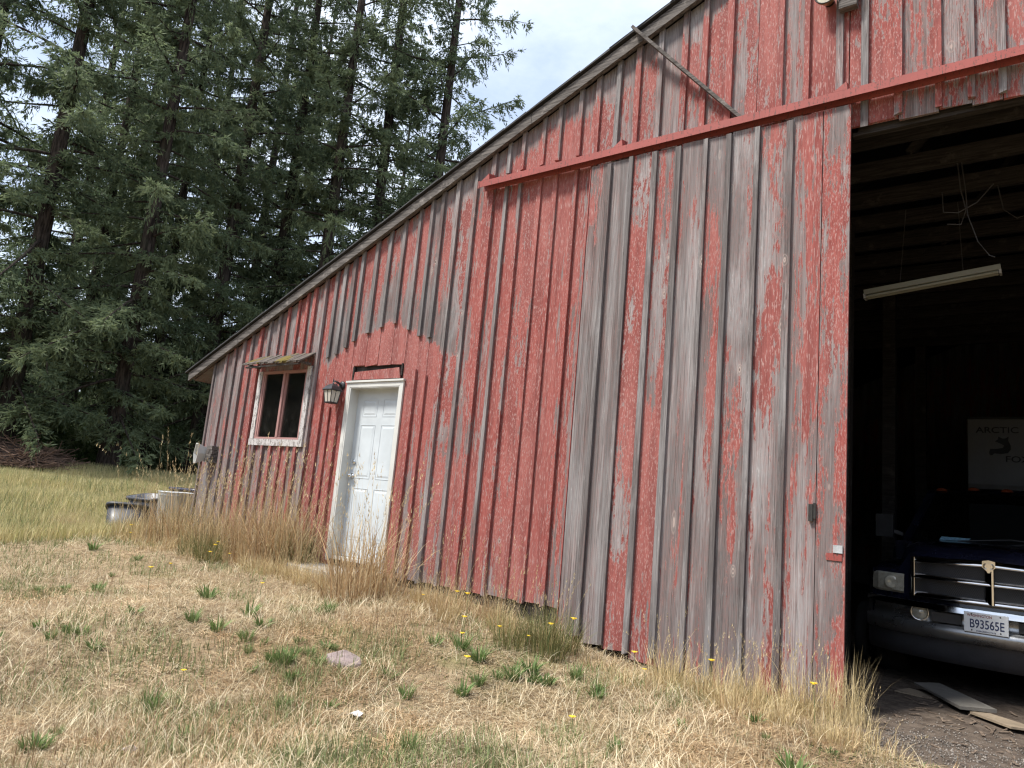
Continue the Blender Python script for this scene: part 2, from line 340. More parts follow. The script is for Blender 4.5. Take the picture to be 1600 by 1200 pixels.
def vnoise(x, y, sc, seed):
    x = np.asarray(x)*sc; y = np.asarray(y)*sc; xi = np.floor(x).astype(np.int64); yi = np.floor(y).astype(np.int64); fx = x-xi; fy = y-yi
    fx = fx*fx*(3-2*fx); fy = fy*fy*(3-2*fy)
    def h(a, b):
        q = (a*374761393+b*668265263+seed*1442695041) & 0x7fffffff; q = ((q ^ (q >> 13))*1274126177) & 0x7fffffff; return ((q ^ (q >> 16)) & 0xffff)/65535.
    return (h(xi, yi)*(1-fx)+h(xi+1, yi)*fx)*(1-fy)+(h(xi, yi+1)*(1-fx)+h(xi+1, yi+1)*fx)*fy
def fbm(x, y, sc, seed): return .5*vnoise(x, y, sc, seed)+.3*vnoise(x, y, sc*2.3, seed+1)+.2*vnoise(x, y, sc*5.1, seed+2)
def mat_ground():
    t = NT('dry lawn soil'); P = t.pos(); x, y, z = t.sep(P)
    n = t.noise(P, 1.1, 6, .62); n2 = t.noise(P, 12, 7, .7); n3 = t.noise(P, 90, 4, .7); n4 = t.noise(P, .35, 4)
    c = t.mix(t.ramp(n2, .3, .7), (.26, .185, .115), (.46, .36, .23)); c = t.mix(t.ramp(n3, .35, .65), t.mix(.5, c, (.09, .07, .04)), c)
    c = t.mix(t.ramp(n, .5, .68, 0, .6), c, (.20, .19, .08)); c = t.mix(t.ramp(n4, .5, .7, 0, .5), c, (.30, .22, .13))
    # bare dirt in front of and inside the big doorway
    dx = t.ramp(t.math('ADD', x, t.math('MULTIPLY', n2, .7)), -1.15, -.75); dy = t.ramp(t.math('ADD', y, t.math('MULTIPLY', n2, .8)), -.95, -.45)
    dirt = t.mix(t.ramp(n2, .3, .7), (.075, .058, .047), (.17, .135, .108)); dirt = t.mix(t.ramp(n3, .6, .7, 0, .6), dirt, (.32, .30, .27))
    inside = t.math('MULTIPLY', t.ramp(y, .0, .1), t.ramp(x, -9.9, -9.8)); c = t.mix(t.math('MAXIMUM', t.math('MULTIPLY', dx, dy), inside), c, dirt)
    # needle litter under the trees
    lit = t.ramp(t.math('ADD', t.math('MULTIPLY', x, -.9), t.math('MULTIPLY', y, .45)), 25.5, 27.5); c = t.mix(lit, c, t.mix(t.ramp(n2, .3, .7), (.03, .024, .016), (.085, .06, .035)))
    t.P(col=c, rough=.95, spec=.1); t.bump(t.math('ADD', n2, t.math('MULTIPLY', n3, .5)), .8, .03); return t.m
def ground():
    a = np.concatenate([-np.geomspace(.12, 300, 110)[::-1], [0], np.geomspace(.12, 300, 110)]); gx = a-4.; gy = a-2.5
    X, Y = np.meshgrid(gx, gy); Z = gz(X, Y)+(fbm(X, Y, 1.3, 3)-.5)*.06
    n = len(gx); V = np.stack([X, Y, Z], -1).reshape(-1, 3); I = np.arange(n*n).reshape(n, n)
    q = np.stack([I[:-1, :-1], I[:-1, 1:], I[1:, 1:], I[1:, :-1]], -1).reshape(-1, 4); T = np.concatenate([q[:, [0, 1, 2]], q[:, [0, 2, 3]]])
    me = tri_mesh('ground', V, T); me.polygons.foreach_set('use_smooth', np.ones(len(T), bool)); tag(link('ground', me, mat_ground()), kind='structure')
ground()
def G(x, y): return float(gz(x, y)+(fbm(np.array([x]), np.array([y]), 1.3, 3)[0]-.5)*.06)

# ------------------------------------------------------------------ barn
barn = thing('barn', 'long weathered red barn with board and batten siding and a big sliding door', 'barn', (0, 0, -1.2))
RZ = lambda x: 5.93-.428*abs(x)           # underside of the rake board on the front wall
def col(o, cov, tone=1., seed=None): o.color = (max(0, cov), rnd.random() if seed is None else seed, tone, 1); return o
def board(name, a, b, z0, z1, yf, th, mat, cov, tone=1., slope=True, parent=barn):
    """one vertical board, top cut to the roof slope if slope"""
    ta, tb = (RZ(a), RZ(b)) if z1 is None else (z1, z1)
    g = .0025; a += g; b -= g; j = lambda s=.003: rnd.uniform(-s, s)
    ja, jb = j(.003), j(.003)
    m = MB().hexa([(a, yf+ja, z0+j(.012)), (b, yf+jb, z0+j(.012)), (b, yf+th, z0), (a, yf+th, z0)], [(a+j(.002), yf+ja, ta), (b+j(.002), yf+jb, tb), (b, yf+th, tb), (a, yf+th, ta)])
    return col(m.build(name, mat, parent), cov, tone)
EX = [-9.92, -9.65, -9.45, -9.25, -9.06, -8.87, -8.68, -8.48, -8.3, -8.1, -7.92, -7.78, -7.57, -7.37, -7.22, -7.05, -6.91, -6.67, -6.45, -6.22, -5.98, -5.79, -5.63, -5.41, -5.15, -4.91, -4.71, -4.52, -4.27, -4.07,
      -3.82, -3.62, -3.39, -3.18, -2.95, -2.7, -2.5, -2.26, -2.01, -1.81, -1.59, -1.33, -1.14, -.9, -.63, -.42, -.23, 0., .25, .48, .73, .98, 1.24]
WIN = (-8.70, -7.73, .58, 1.50); DOOR = (-6.865, -6.0, -2, 1.50)
def base_z(x): return -.96 if x < -6.9 else (-.88 if x < -3.62 else -1.1)
def cover(x):
    if x < -9.4: return rnd.uniform(.28, .5)
    if x < -7.4: return rnd.uniform(.36, .64)
    if x < -6.9: return rnd.uniform(.55, .8)
    if x < -5.45: return rnd.uniform(.45, .75)
    if x < -5.1: return rnd.uniform(.45, .6)
    if x < -3.6: return rnd.uniform(.50, .74)
    return rnd.uniform(.42, .72)
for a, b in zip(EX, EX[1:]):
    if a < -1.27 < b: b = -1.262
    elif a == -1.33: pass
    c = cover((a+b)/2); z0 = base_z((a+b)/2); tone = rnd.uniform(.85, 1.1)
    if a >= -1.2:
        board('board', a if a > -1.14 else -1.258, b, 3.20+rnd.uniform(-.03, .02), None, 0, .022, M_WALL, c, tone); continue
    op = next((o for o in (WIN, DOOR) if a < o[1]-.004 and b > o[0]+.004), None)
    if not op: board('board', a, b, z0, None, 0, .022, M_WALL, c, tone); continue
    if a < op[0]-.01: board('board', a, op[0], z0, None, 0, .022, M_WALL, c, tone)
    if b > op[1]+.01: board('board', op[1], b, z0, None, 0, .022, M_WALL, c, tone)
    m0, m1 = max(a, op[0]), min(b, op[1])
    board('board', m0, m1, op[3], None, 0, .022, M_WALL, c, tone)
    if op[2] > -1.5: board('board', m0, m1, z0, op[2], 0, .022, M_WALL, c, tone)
# battens: narrow strips over each joint, those over the door end along the old porch line
def archz(x): return 1.99-.36*abs(x+6.33)+.03
for i, x in enumerate(EX[1:-1]):
    if abs(x+2.01) < .01: continue
    hw = rnd.uniform(.023, .033); th = rnd.uniform(.028, .038); z0 = base_z(x)-.01
    red = rnd.random() < .7; c = rnd.uniform(.5, .8) if red else rnd.uniform(.15, .5)
    if x < -9.0: c = min(c, .42)
    if -5.3 < x < -3.6: c = rnd.uniform(.32, .66)
    t = rnd.uniform(.72, 1.05)
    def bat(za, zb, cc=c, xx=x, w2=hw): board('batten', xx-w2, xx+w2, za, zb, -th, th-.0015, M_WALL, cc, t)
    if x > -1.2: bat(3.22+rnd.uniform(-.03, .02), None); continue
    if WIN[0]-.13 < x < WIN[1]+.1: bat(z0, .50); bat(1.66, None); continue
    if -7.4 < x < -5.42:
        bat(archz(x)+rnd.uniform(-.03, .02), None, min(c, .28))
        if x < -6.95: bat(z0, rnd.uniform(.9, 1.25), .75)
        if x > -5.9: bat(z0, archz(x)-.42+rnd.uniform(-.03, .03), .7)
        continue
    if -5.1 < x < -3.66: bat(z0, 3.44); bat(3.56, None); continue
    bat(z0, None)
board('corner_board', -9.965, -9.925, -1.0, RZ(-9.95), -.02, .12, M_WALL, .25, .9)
# the rest of the barn: right half of the front, side and back walls, joined (all outside the picture)
DEP = 16.; YD_ = -.09
m = MB()
m.hexa([(1.26, 0, -1.3), (9.92, 0, -1.3), (9.92, .025, -1.3), (1.26, .025, -1.3)], [(1.26, 0, RZ(1.26)), (9.92, 0, RZ(9.92)), (9.92, .025, RZ(9.92)), (1.26, .025, RZ(1.26))])
col(m.build('right_front_wall', M_WALL, barn), .55)
rd = MB().box((1.0, YD_, -1.2), (3.0, YD_+.03, 3.36)); col(rd.build('unseen_blocking_door', M_WALL, barn), .5)  # unseen panel added to narrow the doorway and dim the inside
m = MB().box((-9.92, .03, -1.3), (-9.88, DEP, RZ(9.92)+.11)); col(m.build('side_wall', M_WALL, barn), .4)
m = MB().box((9.88, .03, -1.3), (9.92, DEP, RZ(9.92)+.11)); col(m.build('side_wall', M_WALL, barn), .4)
m = MB().prism([(-9.88, -1.3), (9.88, -1.3), (9.88, RZ(9.88)+.105), (0, RZ(0)+.105), (-9.88, RZ(9.88)+.105)], 1, DEP-.03, DEP); col(m.build('back_wall', M_WALL, barn), .4)
# inner lining right behind the front boards, so that no daylight leaks between them
lin = MB()
def lining(x0, x1, z0, z1): lin.hexa([(x0, .024, z0), (x1, .024, z0), (x1, .05, z0), (x0, .05, z0)], [(x0, .024, z1 if z1 else RZ(x0)), (x1, .024, z1 if z1 else RZ(x1)), (x1, .05, z1 if z1 else RZ(x1)), (x0, .05, z1 if z1 else RZ(x0))])
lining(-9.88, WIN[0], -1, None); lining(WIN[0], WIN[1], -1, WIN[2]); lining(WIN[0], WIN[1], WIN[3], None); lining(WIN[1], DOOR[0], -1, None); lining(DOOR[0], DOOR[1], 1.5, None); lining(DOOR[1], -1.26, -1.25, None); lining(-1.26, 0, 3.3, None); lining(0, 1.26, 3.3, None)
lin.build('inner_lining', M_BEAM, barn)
MB().box((-9.9, .03, -1.4), (-6.95, .22, -.965)).box((-5.92, .03, -1.4), (-3.6, .22, -.89)).box((-3.6, .03, -1.5), (-1.27, .22, -1.14)).build('foundation', M_CONC, barn)
# roof, rake boards, shingle edge
YO = -.075
roof = MB()
for s in (-1, 1):
    roof.hexa([(0, YO+.01, RZ(0)+.09), (s*10.5, YO+.01, RZ(10.5)+.09), (s*10.5, DEP+.2, RZ(10.5)+.09), (0, DEP+.2, RZ(0)+.09)], [(0, YO+.01, RZ(0)+.125), (s*10.5, YO+.01, RZ(10.5)+.125), (s*10.5, DEP+.2, RZ(10.5)+.125), (0, DEP+.2, RZ(0)+.125)])
ro = roof.build('roof', M_ROOF, barn)
k = 0; xx = -10.56
while xx < 0:
    ln = rnd.uniform(.28, .34); x1 = min(xx+ln, 0); h = .123+rnd.uniform(0, .01)
    MB().hexa([(xx, YO-.05, RZ(xx)+h), (x1, YO-.05, RZ(x1)+h), (x1, YO+.4, RZ(x1)+h), (xx, YO+.4, RZ(xx)+h)], [(xx, YO-.05+rnd.uniform(-.01, .01), RZ(xx)+h+.02), (x1, YO-.05, RZ(x1)+h+.026), (x1, YO+.4, RZ(x1)+h+.026), (xx, YO+.4, RZ(xx)+h+.02)]).build('shingle', M_ROOF, ro); xx = x1
def rake(x0, x1, dz=0., name='rake_board'):
    MB().hexa([(x0, YO-.02, RZ(x0)-.02+dz), (x1, YO-.02, RZ(x1)-.02+dz), (x1, YO+.02, RZ(x1)-.02+dz), (x0, YO+.02, RZ(x0)-.02+dz)], [(x0, YO-.02, RZ(x0)+.105+dz), (x1, YO-.02, RZ(x1)+.105+dz), (x1, YO+.02, RZ(x1)+.105+dz), (x0, YO+.02, RZ(x0)+.105+dz)]).build(name, M_FASC, barn)
rake(-10.5, -9.33); rake(-9.325, -4.4, .004); rake(-4.395, 0); rake(0.003, 10.5)
sf = MB().hexa([(-10.49, YO+.025, RZ(10.49)+.02), (0, YO+.025, RZ(0)+.02), (0, -.002, RZ(0)+.02), (-10.49, -.002, RZ(10.49)+.02)], [(-10.49, YO+.025, RZ(10.49)+.05), (0, YO+.025, RZ(0)+.05), (0, -.002, RZ(0)+.05), (-10.49, -.002, RZ(10.49)+.05)])
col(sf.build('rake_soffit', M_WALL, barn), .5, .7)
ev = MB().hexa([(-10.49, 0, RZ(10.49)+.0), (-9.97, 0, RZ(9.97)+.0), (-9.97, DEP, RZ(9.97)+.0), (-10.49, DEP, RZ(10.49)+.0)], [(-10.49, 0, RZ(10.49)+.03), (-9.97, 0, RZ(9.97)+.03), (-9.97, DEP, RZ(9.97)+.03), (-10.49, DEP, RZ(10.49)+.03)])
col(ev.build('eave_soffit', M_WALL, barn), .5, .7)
# diagonal brace nailed across the upper wall
MB().bar((-3.19, -.165, 4.69), (-2.10, -.045, 3.48), .028, .085, (0, -1, 0)).build('brace_board', M_FASC, barn)
# door track with its little hoods
rl = MB()
rl.box((-5.02, -.140, 3.405), (1.4, -.135, 3.475)).box((-5.02, -.135, 3.47), (1.4, -.03, 3.475)).box((-5.02, -.045, 3.40), (1.4, -.04, 3.47)).box((-5.022, -.143, 3.395), (-5.0, -.135, 3.48))
rail = rl.build('door_rail', M_RAIL, barn)
for x in (-4.93, -3.30, -1.30, .6):
    MB().add([(x-.05, -.140, 3.476), (x+.06, -.140, 3.476), (x+.06, -.03, 3.476), (x-.05, -.03, 3.476), (x+.05, -.140, 3.545), (x+.05, -.03, 3.57)], [(0, 1, 4), (3, 5, 2), (0, 4, 5, 3), (1, 2, 5, 4)]).build('rail_bracket', M_RAIL, rail)
MB().box((-1.2, .06, 3.19), (1.24, .10, 3.36)).build('lintel', M_BEAM, barn)
MB().box((-1.24, .052, 3.16), (1.24, .12, 3.188)).build('lintel_sill', M_BEAM, barn)
# block and batten end beside the floodlight
MB().box((-1.325, -.10, 4.24), (-1.19, -.03, 4.75)).build('bird_block', M_FASC, barn)
# ---- sliding door
sdx = [-3.594, -3.36, -3.13, -2.885, -2.65, -2.393, -2.18, -1.935, -1.665, -1.43, -1.222]
YD = -.09
sdoor = MB().box((-3.58, -.062, -.98), (-1.23, -.035, 3.2)).build('sliding_door', M_BEAM, barn); tag(sdoor, 'tall grey and red peeling sliding door on a red track')
for i, (a, b) in enumerate(zip(sdx, sdx[1:])):
    zb = -1.08-.13*min(1, (a+3.6)/1.2)+rnd.uniform(-.015, .015)
    cv = [.30, .33, .68, .58, .45, .54, .45, .52, .50, .52][i]
    board('plank', a, b, zb, 3.36+rnd.uniform(-.012, .012), YD, .024, M_DOORW, cv+rnd.uniform(-.03, .03), rnd.uniform(.9, 1.15), parent=sdoor)
for i, x in enumerate(sdx[1:-1]):
    if i == 8: continue
    hw = rnd.uniform(.022, .032)
    board('batten', x-hw-.02, x+hw-.02, -1.06-.12*min(1, (x+3.6)/1.2)+rnd.uniform(0, .05), 3.35+rnd.uniform(-.03, .01), YD-.028, .0265, M_DOORW, rnd.uniform(.02, .28), rnd.uniform(.78, 1.0), parent=sdoor)
col(MB().box((-3.602, YD-.008, -1.0), (-3.596, -.036, 3.33)).build('edge_strip', M_RAIL, sdoor), .9)
MB().box((-1.475, YD-.028, .08), (-1.445, YD-.004, .205)).box((-1.443, YD-.022, .10), (-1.425, YD-.003, .215)).build('hand_hold', M_IRON, sdoor)
MB().box((-1.35, YD-.008, -.185), (-1.245, YD-.002, -.135)).build('latch_plate', M_RAIL, sdoor)
MB().box((-1.305, YD-.014, -.13), (-1.24, YD-.002, -.075)).build('latch_hook', M_GALV, sdoor)
# ---- white entry door
wd = MB(); DX0, DX1, DZ0, DZ1, YS = -6.845, -6.02, -.76, 1.225, .115
wd.box((DX0, YS, DZ0), (DX1, YS+.04, DZ1))
wdo = wd.build('white_door', M_DOOR, barn)
wdt = DX1-DX0; pw = (wdt-.11*2-.10)/2
for cx in (DX0+.11, DX0+.11+pw+.10):
    for za, zb in ((DZ1-.33, DZ1-.12), (DZ1-1.07, DZ1-.43), (DZ0+.2, DZ0+.80)):
        p = MB(); x0, x1 = cx, cx+pw; e = .022
        # recessed bead, then the raised field of the panel
        p.prism([(x0, za), (x1, za), (x1, za+.006), (x0, za+.006)], 1, YS-.0035, YS-.0005).prism([(x0, zb-.006), (x1, zb-.006), (x1, zb), (x0, zb)], 1, YS-.0035, YS-.0005)
        p.prism([(x0, za+.006), (x0+.006, za+.006), (x0+.006, zb-.006), (x0, zb-.006)], 1, YS-.0035, YS-.0005).prism([(x1-.006, za+.006), (x1, za+.006), (x1, zb-.006), (x1-.006, zb-.006)], 1, YS-.0035, YS-.0005)
        p.hexa([(x0+e, YS-.0004, za+e), (x1-e, YS-.0004, za+e), (x1-e, YS-.0004, zb-e), (x0+e, YS-.0004, zb-e)], [(x0+e+.02, YS-.005, za+e+.02), (x1-e-.02, YS-.005, za+e+.02), (x1-e-.02, YS-.005, zb-e-.02), (x0+e+.02, YS-.005, zb-e-.02)])
        p.build('door_panel', M_DOOR, wdo)
MB().lathe([(.0, -.001), (.032, -.001), (.032, -.010), (.012, -.012), (.012, -.035), (.026, -.045), (.028, -.06), (.018, -.072), (0, -.074)], 16, (DX0+.07, YS, .18), 'y').build('door_knob', M_CHROME, wdo)
MB().lathe([(.0, -.001), (.030, -.001), (.030, -.014), (.022, -.02), (0, -.021)], 16, (DX0+.07, YS, .345), 'y').build('deadbolt', M_CHROME, wdo)
cs = MB(); cs.box((-6.92, -.024, -.82), (-6.865, -.001, 1.29)).box((-6.005, -.024, -.9), (-5.95, -.001, 1.29)).box((-6.864, -.024, 1.236), (-6.006, -.001, 1.29))
cs.box((-6.93, -.040, 1.292), (-5.94, -.001, 1.315)); cso = cs.build('door_casing', M_CASING, barn)
MB().box((-6.864, -.02, -.80), (-6.846, .16, 1.234)).box((-6.019, -.02, -.80), (-6.006, .16, 1.234)).box((-6.845, -.02, 1.226), (-6.02, .16, 1.2355)).box((-6.845, .0, -.80), (-6.02, .16, -.765)).build('door_jamb', M_CASING, cso)
MB().box((-6.864, .16, -.9), (-6.0, .18, 1.25)).build('door_backing', M_BLACK, cso)
hb = MB().hexa([(-6.83, -.012, 1.33), (-6.03, -.012, 1.33), (-6.03, .012, 1.33), (-6.83, .012, 1.33)], [(-6.82, -.012, 1.425), (-6.06, -.014, 1.455), (-6.06, .010, 1.455), (-6.82, .010, 1.425)])
col(hb.build('header_plank', M_WALL, barn), .62, .7)
MB().box((-6.865, .03, 1.316), (-6.0, .06, 1.51)).build('header_recess', M_BEAM, barn)
MB().box((-6.865, -.01, 1.32), (-6.842, .02, 1.49)).box((-6.022, -.016, 1.36), (-6.002, .02, 1.50)).build('rotten_edge', M_BEAM, barn)
# ---- window
win = MB().box((-8.70, -.018, .605), (-8.665, .05, 1.465)).box((-7.765, -.018, .605), (-7.73, .05, 1.465)).box((-8.70, -.018, 1.4655), (-7.73, .05, 1.50)).box((-8.70, -.018, .58), (-7.73, .05, .6045)).build('window', M_SASH, barn)
MB().box((-8.235, -.022, .605), (-8.195, .04, 1.465)).box((-8.664, -.010, .605), (-8.64, .04, 1.465)).box((-8.194, .002, .605), (-8.175, .04, 1.465)).build('sash', M_SASH, win)
MB().box((-8.64, .010, .606), (-8.235, .014, 1.464)).build('pane', M_GLASS, win)
MB().box((-8.174, .022, .606), (-7.767, .026, 1.464)).build('pane', M_GLASS, win)
MB().box((-8.785, -.030, .58), (-8.703, -.002, 1.50)).build('window_casing', M_TRIMW, win)
MB().box((-7.727, -.030, .58), (-7.645, -.002, 1.54)).build('window_casing', M_TRIMW, win)
MB().box((-8.79, -.036, .49), (-7.64, -.002, .577)).build('window_sill', M_TRIMW, win)
MB().box((-8.0, .03, .606), (-7.96, .045, .66)).box((-7.93, .03, .606), (-7.915, .045, .70)).box((-7.86, .03, .606), (-7.83, .045, .68)).build('sill_clutter', M_PVC, win)
MB().bar((-8.17, .06, .92), (-7.78, .06, 1.06), .006, .006).build('hanging_string', M_CABLE, win)
MB().box((-8.62, .16, .3), (-8.42, .20, 1.9)).build('stud', plain('bare inner wood', (.16, .105, .08), .9, 0., .3, 8), win)
# shake awning
aw = MB().hexa([(-8.80, -.24, 1.51), (-7.66, -.24, 1.52), (-7.66, -.21, 1.52), (-8.80, -.21, 1.51)], [(-8.80, -.24, 1.53), (-7.66, -.24, 1.54), (-7.66, -.21, 1.54), (-8.80, -.21, 1.53)]).box((-7.70, -.20, 1.545), (-7.66, -.038, 1.575)).box((-8.78, -.20, 1.535), (-8.74, -.038, 1.565)).build('awning', M_FASC, barn)
tM = NT('mossy shake'); nn = tM.noise(tM.pos(), 3.2, 4, .6); g2 = tM.noise(tM.vec('MULTIPLY', tM.pos(), (75, 9, 9)), 1, 4, .6)
cS = tM.mix(tM.ramp(g2, .3, .7), (.045, .036, .032), (.15, .13, .115)); cS = tM.mix(tM.ramp(nn, .54, .62, 0, .85), cS, (.13, .10, .018)); tM.P(col=cS, rough=.9, spec=.2); tM.bump(g2, .6, .006)
x = -8.84
while x < -7.62:
    ww = rnd.uniform(.055, .12); x1 = min(x+ww, -7.6); h = rnd.uniform(0, .012); zt = rnd.uniform(-.01, .02)
    MB().hexa([(x+.003, -.26+rnd.uniform(-.02, .02), 1.535+h), (x1-.003, -.26+rnd.uniform(-.02, .02), 1.537+h), (x1-.003, -.006, 1.70+zt), (x+.003, -.006, 1.70+zt)], [(x+.003, -.265, 1.56+h), (x1-.003, -.265, 1.56+h), (x1-.003, -.004, 1.715+zt), (x+.003, -.004, 1.715+zt)]).build('shake', tM.m, aw); x = x1
# ---- inside: joists, posts, wall studs (all in the dark)
for i in range(13):
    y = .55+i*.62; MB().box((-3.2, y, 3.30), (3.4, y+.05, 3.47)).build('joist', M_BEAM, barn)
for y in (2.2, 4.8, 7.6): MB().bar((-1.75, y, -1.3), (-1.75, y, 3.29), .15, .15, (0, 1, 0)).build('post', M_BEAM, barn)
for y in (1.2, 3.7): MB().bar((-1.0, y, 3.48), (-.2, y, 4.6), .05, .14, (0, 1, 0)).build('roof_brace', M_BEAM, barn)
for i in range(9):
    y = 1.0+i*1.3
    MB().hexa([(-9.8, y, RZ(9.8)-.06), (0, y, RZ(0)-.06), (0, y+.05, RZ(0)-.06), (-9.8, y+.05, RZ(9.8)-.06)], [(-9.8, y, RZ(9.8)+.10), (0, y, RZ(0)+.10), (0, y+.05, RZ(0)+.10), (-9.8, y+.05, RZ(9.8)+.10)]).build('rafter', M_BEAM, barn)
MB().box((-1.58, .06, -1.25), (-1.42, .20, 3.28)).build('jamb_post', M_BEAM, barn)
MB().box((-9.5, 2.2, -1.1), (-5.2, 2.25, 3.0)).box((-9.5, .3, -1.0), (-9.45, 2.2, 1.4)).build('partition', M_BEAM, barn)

# ------------------------------------------------------------------ things on and by the barn
la = thing('wall_lantern', 'black coach lantern with frosted panes on the red wall beside the white door', 'lantern', (-7.03, 0, 1.24)); la.scale = (.86, .86, .86)
X, Y, Z = -7.03, -.17, 1.13
m = MB().lathe([(0, -.002), (.062, -.002), (.062, -.016), (.045, -.03), (0, -.032)], 18, (X, 0, 1.27), 'y'); m.build('wall_plate', M_BLACK, la, fix=True)
MB().tube([(X, -.03, 1.27), (X, -.09, 1.30), (X, -.15, 1.31), (X, -.172, 1.285), (X, -.17, 1.26)], [.016, .014, .012, .012, .014], 8).tube([(X, -.03, 1.25), (X, -.07, 1.235), (X, -.11, 1.26), (X, -.10, 1.295)], .008, 6).tube([(X, Y, 1.285), (X, Y-.005, 1.34)], [.012, .004], 6).build('arm', M_BLACK, la)
def ring4(h, z): return [(X-h, Y-h, z), (X+h, Y-h, z), (X+h, Y+h, z), (X-h, Y+h, z)]
MB().loft([ring4(.098, 1.165), ring4(.100, 1.178), ring4(.070, 1.225), ring4(.058, 1.235), ring4(.030, 1.262), ring4(.004, 1.268)], True, False).add(ring4(.098, 1.165), [(3, 2, 1, 0)]).build('hood', M_BLACK, la)
MB().loft([ring4(.060, 1.0), ring4(.082, 1.164)], True, False).build('glass_shade', M_FROST, la)
m = MB()
for sx in (-1, 1):
    for sy in (-1, 1): m.bar((X+sx*.062, Y+sy*.062, 1.0), (X+sx*.085, Y+sy*.085, 1.166), .011, .011)
for q in ((0, -1), (1, 0), (-1, 0), (0, 1)): m.bar((X+q[0]*.062, Y+q[1]*.062, 1.0), (X+q[0]*.085, Y+q[1]*.085, 1.165), .006, .006, (0, 1, 0) if q[1] == 0 else (1, 0, 0))
m.loft([ring4(.05, .982), ring4(.068, .99), ring4(.068, 1.002)], True, False).add(ring4(.05, .982), [(3, 2, 1, 0)]).build('cage', M_BLACK, la)

fl = thing('floodlight', 'round brass floodlight high on the barn wall above the track', 'floodlight', (-1.40, 0, 4.36))
MB().lathe([(.035, -.02), (.06, -.06), (.085, -.11), (.088, -.13), (.080, -.132), (.078, -.12)], 22, (-1.42, 0, 4.395), 'y').build('shell', M_SPOT, fl)
MB().lathe([(.0, -.126), (.045, -.124), (.078, -.118)], 22, (-1.42, 0, 4.395), 'y').build('lens', M_SPOTG, fl)
MB().lathe([(.088, -.128), (.092, -.134), (.086, -.140), (.079, -.134)], 22, (-1.42, 0, 4.395), 'y').build('rim', M_IRON, fl)
MB().tube([(-1.42, .0, 4.40), (-1.42, -.05, 4.40)], .04, 12).build('mount', M_IRON, fl)

vh = thing('wall_vent', 'white plastic vent hood with a mottled grey base on the far barn corner', 'vent', (-9.60, 0, .33))
def hexring(k, h, w):
    c = Vector((-9.76, -.12, .33))+Vector((-.20, -.98, 0))*k; e = Vector((.98, -.20, 0))
    return [tuple(c+e*a*w+Vector((0, 0, b*h))) for a, b in ((-.5, 1), (.5, 1), (1, 0), (.5, -1), (-.5, -1), (-1, 0))]
MB().loft([hexring(-.06, .09, .05), hexring(.02, .12, .07), hexring(.08, .145, .088), hexring(.08, .130, .076), hexring(.02, .108, .06), hexring(-.05, .08, .045)], True, False).build('hood', M_PVC, vh)
MB().add(hexring(-.035, .085, .048), [(0, 1, 2, 3, 4, 5)]).build('flap', M_TOTE, vh)
m = MB()
for i in range(4):
    for j in range(2):
        q = rnd.uniform(-.01, .01); m.box((-9.67+j*.072, -.11+q, .215+i*.06), (-9.60+j*.072, -.026, .268+i*.06))
m.box((-9.68, -.024, .21), (-9.52, -.003, .45)); m.build('vent_base', M_FASC, vh)

def trash_can(x, y):
    z = G(x, y)-.03; t = thing('trash_can', 'open galvanised steel trash can standing in tall grass at the barn corner', 'trash can', (x, y, z))
    m = MB(); pr = [(.0, .02), (.22, .02), (.225, .04), (.255, .62), (.262, .64), (.268, .655), (.262, .67), (.272, .69), (.276, .70), (.270, .708), (.262, .70), (.25, .62), (.215, .05), (0, .045)]
    n = 48; v = []; f = []
    for i, (rd, h) in enumerate(pr):
        for k in range(n):
            fl_ = 1+(.012 if (k % 2 and .04 < h < .6 and 1 < i < 4) else 0); a = 2*math.pi*k/n; v.append((x+rd*fl_*math.cos(a), y+rd*fl_*math.sin(a), z+h))
    for i in range(len(pr)-1):
        for k in range(n): f.append((i*n+k, i*n+(k+1) % n, (i+1)*n+(k+1) % n, (i+1)*n+k))
    m.add(v, f, True).build('can_body', M_GALV, t)
    for s in (-1, 1): MB().tube([(x+s*.255, y-.06, z+.52), (x+s*.285, y-.06, z+.50), (x+s*.29, y, z+.49), (x+s*.285, y+.06, z+.50), (x+s*.255, y+.06, z+.52)], .006, 6).build('handle', M_GALV, t)
trash_can(-11.0, .30)
def tote(x, y, rz, w_, d_, h_, tilt, bm, rm, label, cat='tub'):
    t = thing('plastic_tub', label, cat, (x, y, G(x, y)-.03), rz); t.rotation_euler = (tilt, 0, rz)
    def rr(w2, d2, z, c=.15):
        pts = []
        for cx, cy, a0 in ((w2-c, d2-c, 0), (-w2+c, d2-c, 90), (-w2+c, -d2+c, 180), (w2-c, -d2+c, 270)):
            for k in range(5): a = R(a0+k*22.5); pts.append((cx+c*math.cos(a), cy+c*math.sin(a), z))
        return pts
    b = MB().loft([rr(w_*.42, d_*.42, 0), rr(w_*.5, d_*.5, h_), rr(w_*.48, d_*.48, h_), rr(w_*.40, d_*.40, .02)], True); b.add(rr(w_*.41, d_*.41, .012), [list(range(20))]); b.build('tub_body', bm, t, local=True)
    MB().loft([rr(w_*.5, d_*.5, h_-.05), rr(w_*.54, d_*.54, h_-.045), rr(w_*.54, d_*.54, h_), rr(w_*.49, d_*.49, h_+.004)], True).build('tub_rim', rm, t, local=True)
tote(-11.92, .45, .3, .62, .50, .60, .16, M_TOTEL, M_TOTE, 'grey plastic tub with a dark rim beside the trash can')
tote(-11.70, -.08, .9, .60, .5, .42, -.42, M_TOTE, M_BLACK, 'black plastic tub sunk in the grass in front of the grey tub')
tote(-11.9, 1.15, .1, .8, .6, .76, .0, M_NAVYP, M_NAVYP, 'dark blue plastic tub behind the grey tub and trash can')

